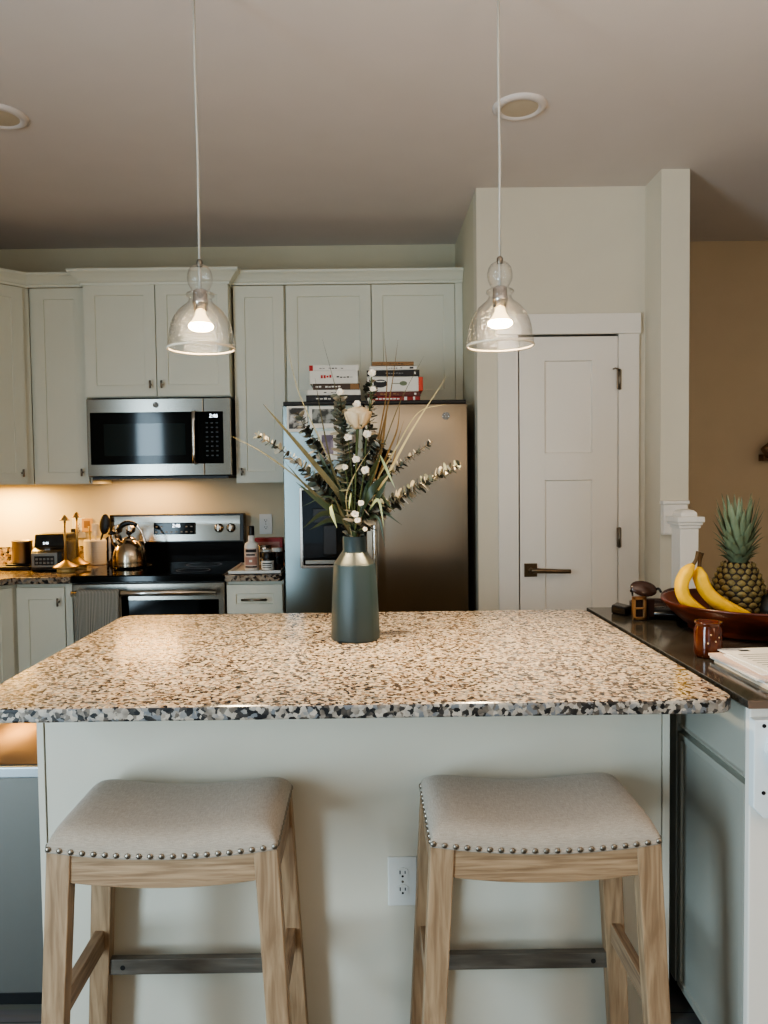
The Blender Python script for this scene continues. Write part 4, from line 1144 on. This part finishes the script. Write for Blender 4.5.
# amber candle jar
jx, jy = .866, 1.895
t = thing('candle_jar', 'small amber glass candle jar in front of the wooden bowl', 'candle jar', (jx, jy, Z2))
MB().lathe([(.001, Z2), (.030, Z2), (.033, Z2+.004), (.034, Z2+.012), (.034, Z2+.070), (.031, Z2+.078), (.0305, Z2+.083), (.033, Z2+.086), (.033, Z2+.09), (.029, Z2+.09), (.028, Z2+.07), (.001, Z2+.07)], (jx, jy, 0), 36).build('glass', M['amber'], t)
MB().lathe([(.027, Z2+.071), (.001, Z2+.073)], (jx, jy, 0), 24).build('wax', M['candle'], t)
mb = MB()
for (dx_, dz_) in ((-.008, .062), (.013, .055), (.004, .045), (.016, .018), (-.014, .04)):
    mb.sphere((jx+dx_, jy-(.034**2-dx_**2)**.5, Z2+dz_), .0024, 8, 6)
mb.build('glass_dots', pmat('pale dots', (214, 176, 130), .4), t)
# papers
rr = random.Random(5); zc = Z2
specs = [(.832, 1.575, .22, .26, .006, 'cream catalog at the bottom of the paper pile', 0.0), (.838, 1.60, .21, .255, .004, 'white folded newsletter second from the bottom of the paper pile', .03),
         (.826, 1.62, .23, .235, .004, 'thin white envelope in the middle of the paper pile', -.02), (.834, 1.60, .22, .25, .006, 'white catalog with rosy edge near the top of the paper pile', .04),
         (.842, 1.63, .20, .19, .003, 'plain white envelope just below the top sheet of the paper pile', -.03), (.866, 1.60, .2, .27, .0025, 'printed white sheet on top of the paper pile', .05)]
tints = [(222, 210, 190), (232, 230, 224), (226, 224, 220), (214, 190, 176), (236, 232, 224), (238, 234, 226)]
for (x0, y0, w, l, h, lab, rz), tn in zip(specs, tints):
    mb = MB(); mb.M = Matrix.Translation((x0+.022, y0, 0)) @ Matrix.Rotation(rz, 4, 'Z')
    mb.box(0, w, 0, l, zc, zc+h)
    o = mb.build('paper_mail', pmat('mail paper', tn, .6, var=.02, vscale=25)); tag(o, lab, 'paper', 'pile of mail on the black counter')
    zc += h
    if lab.startswith('printed'):
        mb = MB(); mb.M = Matrix.Translation((x0+.022, y0, 0)) @ Matrix.Rotation(rz, 4, 'Z')
        for k in range(9): mb.box(.02, .02+.05+.1*rr.random(), .04+k*.02, .043+k*.02, zc, zc+.0003)
        mb.box(.045, .07, .235, .25, zc, zc+.0003)
        mb.build('print_lines', M['ink'], o)

# ------------------------------------------------------------------ vase and bouquet
vx, vy, vz = -.038, 2.165, .917
t = thing('vase', 'tapered blue-grey bottle vase with silvery shoulder on the island', 'vase', (vx, vy, vz))
s_ = 2.165/750
vh = at(355, 536, vy).z - vz
shz = at(355, 563, vy).z - vz; nkz = at(355, 553, vy).z - vz
def facet(r, z, n=56, f=.5):
    ring = []
    for k in range(n):
        a = 2*PI*k/n + .35
        m_ = (a*8/(2*PI)) % 1 - .5
        q = r*math.cos(PI/8)/math.cos(m_*2*PI/8)
        q = r*(1-f) + q*f*1.02
        ring.append((vx+q*math.cos(a), vy+q*math.sin(a), vz+z))
    return ring
mb = MB().loft([facet(.066, 0), facet(.0695, .002), facet(.0705, .006), facet(.067, .10), facet(.0605, shz-.004), facet(.0585, shz)], True, True)
mb.build('body', M['vase'], t)
MB().loft([facet(.0585, shz), facet(.0565, shz+.004), facet(.0365, nkz+.004)], True, False).build('shoulder', M['vase_top'], t)
mb = MB().lathe([(.0365, vz+nkz+.003), (.0335, vz+nkz+.010), (.0335, vz+vh-.002), (.032, vz+vh), (.029, vz+vh-.002), (.029, vz+nkz), (.05, vz+shz-.03), (.05, vz+.02), (.001, vz+.02)], (vx, vy, 0), 40)
mb.build('neck', M['vase'], t)

BQ = 'dried stems arranged in the vase'
M['stem'] = pmat('brown stem', (92, 72, 44), .7); M['stemgreen'] = pmat('green stem', (74, 84, 48), .7)
M['euc_dark'] = pmat('eucalyptus leaf dark', (52, 54, 46), .55, var=.3, vscale=40); M['euc_mid'] = pmat('eucalyptus leaf grey', (104, 108, 94), .55, var=.25, vscale=40); M['euc_pale'] = pmat('eucalyptus leaf pale', (190, 182, 164), .6)
M['leaf'] = pmat('deep green leaf', (50, 62, 40), .45, var=.3, vscale=30); M['leaf_pale'] = pmat('pale sage leaf', (170, 176, 126), .5, var=.12, vscale=40)
M['blade_khaki'] = pmat('khaki grass', (96, 88, 58), .6, var=.2, vscale=40); M['blade_cream'] = pmat('cream grass', (186, 172, 128), .6, var=.1, vscale=40); M['reed'] = pmat('golden reed', (116, 90, 50), .6, var=.2, vscale=60)
M['petal'] = pmat('ivory petal', (232, 222, 204), .55); M['rose'] = pmat('cream rose petal', (212, 190, 156), .55, var=.06, vscale=30)
mouth = Vector((vx, vy, vz+vh))
def stempts(pix, dy0=0., dy1=0.):
    """from inside the vase neck out through the pixel list; depth runs dy0..dy1 about the vase"""
    ox = max(-.018, min(.018, (pix[0][0]-355)*.0008))
    pts = [mouth+Vector((-ox*.3, dy0*.1, -.12)), mouth+Vector((ox, max(-.018, min(.018, dy0)), .0))]
    n = len(pix)
    for k, p in enumerate(pix): pts.append(at(p[0], p[1], vy+dy0+(dy1-dy0)*(k+1)/n))
    return pts
def disc(mb, c, nrm, up, rx, ry, cup=.25, n=8):
    nrm = nrm.normalized(); x = up.cross(nrm)
    x = x.normalized() if x.length > 1e-4 else nrm.orthogonal().normalized()
    y = nrm.cross(x)
    vs = [c] + [c+x*rx*math.cos(2*PI*k/n)+y*ry*math.sin(2*PI*k/n)+nrm*cup*rx for k in range(n)]
    mb.add(vs, [(0, 1+k, 1+(k+1) % n) for k in range(n)], True)
def eucalyptus(label, pix, dy, r0, r1, n, pale=.3, start=.25, seed=0, mid=.4, ratio=1.):
    rr = random.Random(seed)
    P = smoothpts(stempts(pix, dy*.2, dy), 12)
    t = thing('eucalyptus_branch', label, 'branch', mouth+Vector((0, 0, -.1)), BQ)
    MB().tube(P, [.0022-.0014*i/len(P) for i in range(len(P))], 6).build('stem', M['stem'], t)
    mb = MB()
    k0 = 12+int(start*(len(P)-13))
    n = int(n*1.45); r0 *= 1.12; r1 *= 1.12
    for i in range(n):
        f = k0+(len(P)-2-k0)*i/(n-1); j = int(f); p = P[j].lerp(P[min(j+1, len(P)-1)], f-j)
        tg = (P[min(j+1, len(P)-1)]-P[max(j-1, 0)]).normalized()
        o1 = tg.orthogonal().normalized(); o2 = tg.cross(o1); r = r0+(r1-r0)*i/(n-1)
        a0 = (i % 2)*PI/2+rr.random()*.6
        for a in (a0, a0+PI):
            d = o1*math.cos(a)+o2*math.sin(a)
            q = rr.random(); mb.m = 2 if q < pale else (1 if q < pale+mid else 0)
            nn = (tg*.8+d*-.35+Vector((rr.uniform(-.4, .4), rr.uniform(-.5, .1), rr.uniform(-.4, .4)))).normalized()
            s = r*rr.uniform(.95, 1.4)
            disc(mb, p+d*s*.85, nn, d, s*.75*ratio, s, .2)
    mb.build('leaves', [M['euc_dark'], M['euc_mid'], M['euc_pale']], t)
eucalyptus('eucalyptus branch reaching far left toward the tall wall cabinet', [(338, 512), (315, 481), (288, 455), (255, 433)], .0, .0135, .007, 28, .3, .2, 1)
eucalyptus('thick eucalyptus branch reaching furthest right across the fridge door', [(372, 515), (393, 503), (425, 482), (461, 463)], -.03, .0165, .008, 40, .34, .08, 2, .3)
eucalyptus('slender eucalyptus branch at right above the thick one', [(368, 510), (385, 478), (405, 461), (433, 441)], .05, .010, .006, 22, .36, .35, 3)
eucalyptus('eucalyptus branch rising to the figure print on the freezer door', [(345, 505), (328, 468), (310, 438), (297, 412)], .04, .014, .010, 26, .2, .2, 4)
eucalyptus('pale full eucalyptus branch rising straight up the middle', [(351, 500), (344, 455), (341, 425), (340, 394)], -.02, .017, .012, 36, .35, .12, 5, .55)
eucalyptus('dark eucalyptus branch rising behind the right book stack edge', [(360, 500), (368, 450), (370, 410), (371, 378)], .05, .013, .010, 30, .2, .1, 6, .3)
eucalyptus('short dark eucalyptus sprig low at the vase mouth', [(358, 526), (366, 518), (372, 508), (380, 500)], -.05, .012, .010, 18, .35, .0, 7)
eucalyptus('dark eucalyptus branch leaning up left behind the long khaki blade', [(344, 510), (332, 485), (322, 462), (314, 437)], .07, .013, .009, 26, .25, .1, 8)
eucalyptus('dense eucalyptus branch in the middle right below the rose', [(358, 512), (364, 485), (372, 460), (380, 440)], -.01, .014, .010, 30, .3, .05, 9, .3)

eucalyptus('dark eucalyptus sprig filling the bouquet centre below the left white flower', [(352, 510), (350, 480), (349, 455), (350, 442)], .03, .015, .012, 24, .12, .05, 10, .3)
eucalyptus('dark eucalyptus sprig in the right middle under the golden reeds', [(364, 512), (374, 488), (381, 468), (386, 450)], .04, .015, .012, 24, .14, .05, 11, .3)
eucalyptus('dark eucalyptus sprig low on the left above the pale curled leaf', [(346, 516), (336, 502), (326, 490), (316, 474)], .03, .014, .011, 22, .18, .0, 12, .4)

def blade(label, pix, dy, w, mat, name='grass_blade', side=(1, .25, 0), cup=.2, taper=1.):
    P = smoothpts(stempts(pix, dy*.2, dy), 8); n = len(P)
    ws = [w*(.45+.55*min(1, (i/n)/.45)) * (1 if i/n < .55 else max(.06, 1-((i/n-.55)/.45)**1.2*taper)) for i in range(n)]
    o = MB().ribbon(P, ws, side, cup).build(name, mat)
    return tag(o, label, 'grass', BQ)
blade('broad khaki grass blade leaning up left to the wall cabinet', [(342, 500), (318, 468), (290, 435), (263, 404)], -.03, .016, M['blade_khaki'], side=(.7, .2, .6))
blade('thin pale grass blade arching furthest left toward the microwave', [(338, 515), (300, 480), (262, 452), (231, 436)], -.05, .005, M['blade_khaki'], side=(.4, .2, .9))
blade('low tan grass blade leaning left under the eucalyptus', [(340, 518), (322, 500), (305, 485), (285, 462)], -.07, .010, M['blade_khaki'], side=(.4, .2, .9))
blade('thin upright grass blade tipped left of the left book stack', [(346, 500), (320, 440), (298, 390), (285, 335)], .02, .004, M['blade_cream'])
blade('thin grass blade crossing the landscape print', [(348, 505), (333, 470), (322, 420), (315, 378)], -.04, .006, M['blade_khaki'])
blade('long thin blade curving up between the two book stacks', [(356, 500), (346, 440), (336, 390), (322, 338)], .05, .0035, M['blade_khaki'])
blade('cream grass blade leaning right over the fridge emblem', [(364, 515), (385, 480), (412, 430), (447, 376)], -.03, .009, M['blade_cream'], side=(.8, .2, -.6))
blade('short cream blade bending level near the fridge top', [(372, 490), (395, 450), (418, 413), (446, 404)], .0, .005, M['blade_cream'], side=(.4, .2, -.9))
blade('thin grey-green blade leaning over the right book stack', [(366, 500), (384, 445), (402, 398), (424, 356)], .05, .0035, M['blade_khaki'])
blade('tall golden reed standing in front of the spoon on the book', [(366, 500), (380, 440), (391, 390), (398, 340)], -.02, .0055, M['reed'])
blade('tall golden reed between the oval and spoon book prints', [(364, 500), (379, 435), (387, 385), (384, 332)], .02, .005, M['reed'])
blade('golden reed with kinked tip right of the rose', [(368, 505), (385, 460), (397, 430), (400, 402)], .0, .007, M['reed'])
blade('stout golden reed low at the right of the rose', [(365, 505), (380, 455), (385, 425), (388, 400)], -.03, .009, M['reed'])
blade('thin golden stem crossing in the middle right', [(366, 505), (390, 470), (398, 440), (404, 420)], .03, .004, M['reed'])
blade('pale grey straw leaning right across the middle of the bouquet', [(346, 500), (352, 480), (362, 462), (372, 448)], -.09, .004, M['blade_cream'])
blade('short wide tan blade dropping into the vase mouth', [(350, 530), (345, 522), (340, 510), (335, 498)], -.05, .012, M['blade_khaki'])
blade('tan broad blade standing behind the right leaves', [(364, 520), (378, 495), (382, 475), (384, 450)], .04, .014, M['reed'])

def leafspray(label, tips, dy, w, mat, name='leaf_spray', cup=.25, root=(350, 524)):
    t = thing(name, label, 'leaf', mouth+Vector((0, 0, -.1)), BQ)
    MB().tube(smoothpts([mouth+Vector((0, -.004, -.12)), mouth+Vector((0, -.006, 0)), at(root[0], root[1], vy+dy*.5)], 5), .0024, 6).build('stem', M['stemgreen'], t)
    for k, tp in enumerate(tips):
        mid, end = tp[:2], tp[2:4]; ww = tp[4] if len(tp) > 4 else w
        a = at(root[0], root[1], vy+dy*.5); b = at(mid[0], mid[1], vy+dy*(1-.1*k)); c = at(end[0], end[1], vy+dy*(1.1-.1*k))
        P = smoothpts([a, b, c], 7); n = len(P)
        ws = [ww*max(.05, math.sin(PI*min(1, (.06+.94*i/(n-1)))**.8))for i in range(n)]
        MB().ribbon(P, ws, (.3, -.2+.3*(k % 2), 1), cup).build('leaf', mat, t)
leafspray('spray of long green leaves fanning left before the ice dispenser', [(325, 513, 303, 528, .016), (322, 503, 296, 482, .017), (330, 520, 309, 530, .015), (330, 497, 303, 506, .006)], -.05, .02, M['leaf'])
leafspray('spray of broad green leaves rising at the right of the bouquet', [(372, 490, 392, 470, .022), (376, 500, 388, 478, .022), (370, 478, 380, 455, .022), (374, 492, 395, 512, .016), (378, 510, 402, 525, .01)], -.06, .022, M['leaf'], root=(360, 522))
leafspray('spray of deep green leaves in the left middle', [(332, 482, 318, 450, .022), (338, 488, 330, 462, .020), (343, 492, 345, 470, .02), (335, 500, 328, 486, .02)], .0, .02, M['leaf'], root=(352, 520))
leafspray('dark green leaves in the centre behind the white buds', [(360, 490, 372, 462, .024), (356, 485, 356, 455, .022), (366, 500, 384, 488, .02), (352, 500, 340, 482, .022), (368, 470, 385, 440, .018)], .03, .022, M['leaf'], root=(356, 522))
leafspray('cluster of broad dark leaves low in the bouquet just above the vase', [(340, 512, 322, 500, .024), (346, 505, 338, 484, .024), (368, 508, 384, 496, .024), (362, 500, 372, 478, .026), (372, 516, 392, 514, .018)], -.03, .024, M['leaf'], root=(355, 526))
leafspray('narrow dark leaf drooping right below the vase rim', [(378, 518, 385, 547, .010)], -.06, .01, M['leaf'], 'drooping_leaf', root=(365, 520))
leafspray('pale narrow leaf drooping over the right of the neck', [(378, 500, 384, 528, .010)], -.075, .01, M['leaf_pale'], 'drooping_leaf', root=(366, 515))
leafspray('pale sage curled leaf at the lower left of the bouquet', [(331, 510, 337, 528, .018)], -.085, .018, M['leaf_pale'], 'curled_leaf', .5, root=(333, 506))
leafspray('pale sage leaf standing in the lower centre of the bouquet', [(350, 502, 349, 510, .015)], -.09, .016, M['leaf_pale'], 'curled_leaf', .5, root=(351, 493))
leafspray('pale olive leaf bending at the right of the bouquet', [(386, 468, 395, 488, .010)], -.07, .012, M['leaf_pale'], 'curled_leaf', root=(380, 455))

def blossom(label, pix, dy, r, seed, name='white_flower', via=None):
    rr = random.Random(seed)
    P = smoothpts(stempts([((pix[0]+356)/2+rr.uniform(-2, 2), (pix[1]+530)/2)] + [pix], dy*.3, dy), 7)
    t = thing(name, label, 'flower', mouth+Vector((0, 0, -.1)), BQ)
    MB().tube(P, .0015, 6).build('stem', M['stemgreen'], t)
    c = P[-1]; mb = MB()
    r *= .72
    for ring, (cnt, k, tl) in enumerate(((5, .45, .9), (5, .7, .5))):
        for q in range(cnt):
            a = 2*PI*q/cnt+ring*.5+rr.random()*.3; d = Vector((math.cos(a), -.3, math.sin(a)*.7)).normalized()
            disc(mb, c+d*r*k*.75+Vector((0, -r*.2*(1-ring), 0)), (Vector((rr.uniform(-.3, .3), -1, .5))+d*-tl*.6), d, r*.6, r*rr.uniform(.55, .8), -.3)
    mb.build('petals', M['petal'], t)
    MB().sphere(c, r*.3, 8, 6).build('centre', pmat('flower centre', (206, 188, 140), .6), t)
blossom('white flower in front of the left book stack', (340, 392), -.02, .014, 1)
blossom('white flower in front of the right book stack, upper left of the oval', (372, 373), .02, .015, 2)
blossom('white flower on the left edge of the printed oval book', (373, 389), .01, .012, 3)
blossom('small white flower above the cream rose', (357, 404), -.04, .014, 4)
blossom('white flower below the rose, on its left', (348, 437), -.06, .014, 5)
blossom('white flower below the rose, on its right', (367, 434), -.06, .015, 6)
blossom('white flower in the middle of the bouquet left of centre', (356, 459), -.07, .014, 7)
blossom('lone white flower in the middle of the bouquet right of centre', (365, 470), -.08, .015, 8)
blossom('small white bud beside the pale standing leaf', (361, 503), -.09, .011, 9)
blossom('white bud low over the vase, the upper of two', (355, 514), -.095, .013, 10)
blossom('white bud low over the vase, the lower of two', (357.5, 520), -.10, .011, 11)
blossom('tiny white bud resting just above the vase rim', (365, 529), -.07, .009, 12)
blossom('small white bud left of the middle among the eucalyptus', (345, 467), -.05, .011, 13)
# cream rose
rc = at(358, 414, vy-.05)
t = thing('cream_rose', 'large cream rose near the top of the bouquet below the books', 'flower', mouth+Vector((0, 0, -.1)), BQ)
MB().tube(smoothpts([mouth+Vector((0, 0, -.12)), mouth, at(356, 470, vy-.03), rc+Vector((0, 0, -.03))], 8), .003, 8).build('stem', M['stemgreen'], t)
mb = MB()
for layer, (n, r0, h, ph, flare) in enumerate(((4, .010, .050, 0, .000), (5, .018, .052, .5, .001), (5, .025, .052, .2, .003), (6, .030, .048, .7, .006))):
    for q in range(n):
        a0 = 2*PI*q/n+ph; rows = []
        for j in range(7):
            v = j/6; row = []
            for i in range(7):
                u = i/6-.5; a = a0+u*2*PI/n*1.75
                r = r0*(.35+.75*math.sin(PI/2*min(1, v*1.35)))+flare*v**3
                row.append(rc+Vector((r*math.cos(a), r*math.sin(a), -.03+h*v-.010*(abs(u)*2)**2.5*v-.004*layer)))
            rows.append(row)
        mb.loft(rows, True, False, closed=False)
mb.build('petals', M['rose'], t, solid=.0008)
mb = MB()
for q in range(5):
    a = 2*PI*q/5; mb.ribbon([rc+Vector((.004*math.cos(a), .004*math.sin(a), -.034)), rc+Vector((.02*math.cos(a), .02*math.sin(a), -.03)), rc+Vector((.033*math.cos(a), .033*math.sin(a), -.038))], [.008, .009, .001], (-math.sin(a), math.cos(a), 0))
mb.build('sepals', M['leaf'], t)

# ------------------------------------------------------------------ pendants
def pendant(cx, cy, zr, label):
    t = thing('pendant_lamp', label, 'lamp', (cx, cy, zr), 'glass pendants over the island')
    k = .0004266
    prof = [(215, 750), (216, 742), (212, 700), (203, 640), (190, 590), (170, 548), (142, 510), (112, 484), (88, 466), (76, 450), (72, 436), (78, 424), (90, 416), (92, 408), (86, 400), (66, 394), (58, 384), (58, 376), (66, 362), (77, 340), (82, 312), (80, 285), (72, 258), (58, 238), (40, 226), (20, 219)]
    P = [(r*k*.975, zr+(750-y)*k) for r, y in prof]
    MB().lathe(P, (cx, cy, 0), 56).build('glass_shade', M['seeded'], t)
    MB().lathe([(P[0][0]-.0026, zr), (P[0][0]+.001, zr-.002), (P[0][0]+.0026, zr+.001), (P[0][0]+.001, zr+.005), (P[0][0]-.0016, zr+.004), (P[0][0]-.0026, zr)], (cx, cy, 0), 56).build('shade_rim', pmat('bright glass rim', (236, 226, 205), .15, spec=.8), t)
    zs = lambda y: zr+(750-y)*k
    MB().lathe([(.001, zs(372)), (.012, zs(374)), (.019, zs(384)), (.0195, zs(440)), (.021, zs(442)), (.021, zs(470)), (.0185, zs(474)), (.0185, zs(505)), (.001, zs(506))], (cx, cy, 0), 28).build('socket', M['chrome'], t)
    MB().lathe([(.012, zs(503)), (.014, zs(530)), (.022, zs(565)), (.031, zs(592))], (cx, cy, 0), 28).build('bulb_neck', M['bulbneck'], t)
    MB().lathe([(.031, zs(592)), (.0335, zs(604)), (.032, zs(618)), (.024, zs(630)), (.001, zs(638))], (cx, cy, 0), 28).build('bulb', M['bulb'], t)
    MB().lathe([(.0075, zs(232)), (.0085, zs(222)), (.0085, zs(200)), (.006, zs(190)), (.003, zs(186))], (cx, cy, 0), 16).build('cord_grip', M['nickel'], t)
    MB().tube([(cx, cy, zs(190)), (cx+.0015, cy, zs(190)+.25), (cx-.001, cy, zs(190)+.5), (cx, cy, ZC-.02)], .0036, 8).tube([(cx, cy, zs(372)), (cx, cy, zs(225))], .004, 8).build('cord', M['cordclear'], t)
    MB().lathe([(.06, ZC), (.06, ZC-.012), (.05, ZC-.022), (.001, ZC-.024)], (cx, cy, 0), 28).build('ceiling_canopy', M['nickel'], t)
    return t
PYY = 2.05
p1 = pendant(-.443, PYY, 1.737, 'lit seeded glass pendant hanging before the microwave cabinet')
dup(p1, (.367+.443, 0, -.001), 'lit seeded glass pendant hanging before the pantry door')
# recessed lamps
def recessed(x, y, label):
    t = thing('recessed_light', label, 'ceiling light', (x, y, ZC), 'recessed ceiling lights')
    MB().lathe([(.098, ZC), (.098, ZC-.004), (.09, ZC-.011), (.072, ZC-.013), (.066, ZC-.006)], (x, y, 0), 48).build('trim_ring', M['ceiling'], t)
    MB().lathe([(.067, ZC-.007), (.04, ZC-.009), (.001, ZC-.010)], (x, y, 0), 40).build('lens', M['lens'], t)
    return t
r1 = recessed(.575, 2.79, 'round recessed ceiling light near the pantry, beside the pendant cord')
dup(r1, (-1.30-.575-.03, .028, 0), 'round recessed ceiling light at the photo\'s left edge')

# ------------------------------------------------------------------ lights
def lamp(name, kind, loc, energy, color, rot=(0, 0, 0), **kw):
    l = bpy.data.lights.new(name, kind); l.energy = energy; l.color = color
    for k, v in kw.items(): setattr(l, k, v)
    o = bpy.data.objects.new(name, l); o.location = loc; o.rotation_euler = rot; col.objects.link(o); return o
for x in (-.443, .367):
    lamp('pendant_bulb_light', 'SPOT', (x, PYY, 1.735+.04), 66, (1., .79, .50), (0, 0, 0), spot_size=math.radians(105), spot_blend=1.0, shadow_soft_size=.03)
    lamp('pendant_glow', 'POINT', (x, PYY, 1.735+.055), 3.0, (1., .80, .55), shadow_soft_size=.035)
# daylight through the glazed wall behind the camera
DAY = (.64, .85, 1.)
lamp('side_window_daylight', 'AREA', (XL+.02, (LW0+LW1)/2, (WZ0+WZ1)/2), 120, DAY, (PI/2, 0, -PI/2), shape='RECTANGLE', size=LW1-LW0-.1, size_y=WZ1-WZ0-.1)
for r in RWS:
    lamp('rear_window_daylight', 'AREA', ((r[0]+r[1])/2, YF+.03, 1.15), 5, DAY, (PI/2, 0, 0), shape='RECTANGLE', size=r[1]-r[0]-.06, size_y=2.1)
# added warm fill lights without fixtures, unseen behind and beside the camera
lamp('warm_fill', 'POINT', (2.2, -.9, 1.7), 22, (1., .74, .50), shadow_soft_size=.3)
lamp('ceiling_fill', 'SPOT', (1.0, .1, 1.7), 145, (1., .86, .74), (PI, 0, 0), spot_size=math.radians(165), spot_blend=.6, shadow_soft_size=.25)  # added upward spot that brightens the ceiling
# under-cabinet strip
lamp('under_cabinet_strip', 'AREA', (-2.05, 4.2, UZ0-.012), 12, (1., .56, .15), (0, 0, 0), shape='RECTANGLE', size=.30, size_y=.1)
lamp('cooktop_light', 'AREA', (-1.25, 4.22, mz0-.016), 3.6, (1., .56, .22), (0, 0, 0), shape='RECTANGLE', size=.35, size_y=.06)

w = bpy.data.worlds.new('world'); sc.world = w; w.use_nodes = True
N, L = w.node_tree.nodes, w.node_tree.links
bg = N['Background']
bg.inputs['Color'].default_value = (.62, .78, .95, 1); bg.inputs['Strength'].default_value = 1.6
sc.view_settings.view_transform = 'AgX'
sc.view_settings.look = 'AgX - Medium High Contrast'
sc.view_settings.exposure = 0.3
sc.cycles.use_denoising = True
sc.cycles.max_bounces = 8
sc.cycles.transparent_max_bounces = 16
sc.cycles.sample_clamp_indirect = 6
sc.cycles.caustics_reflective = False
sc.cycles.caustics_refractive = False
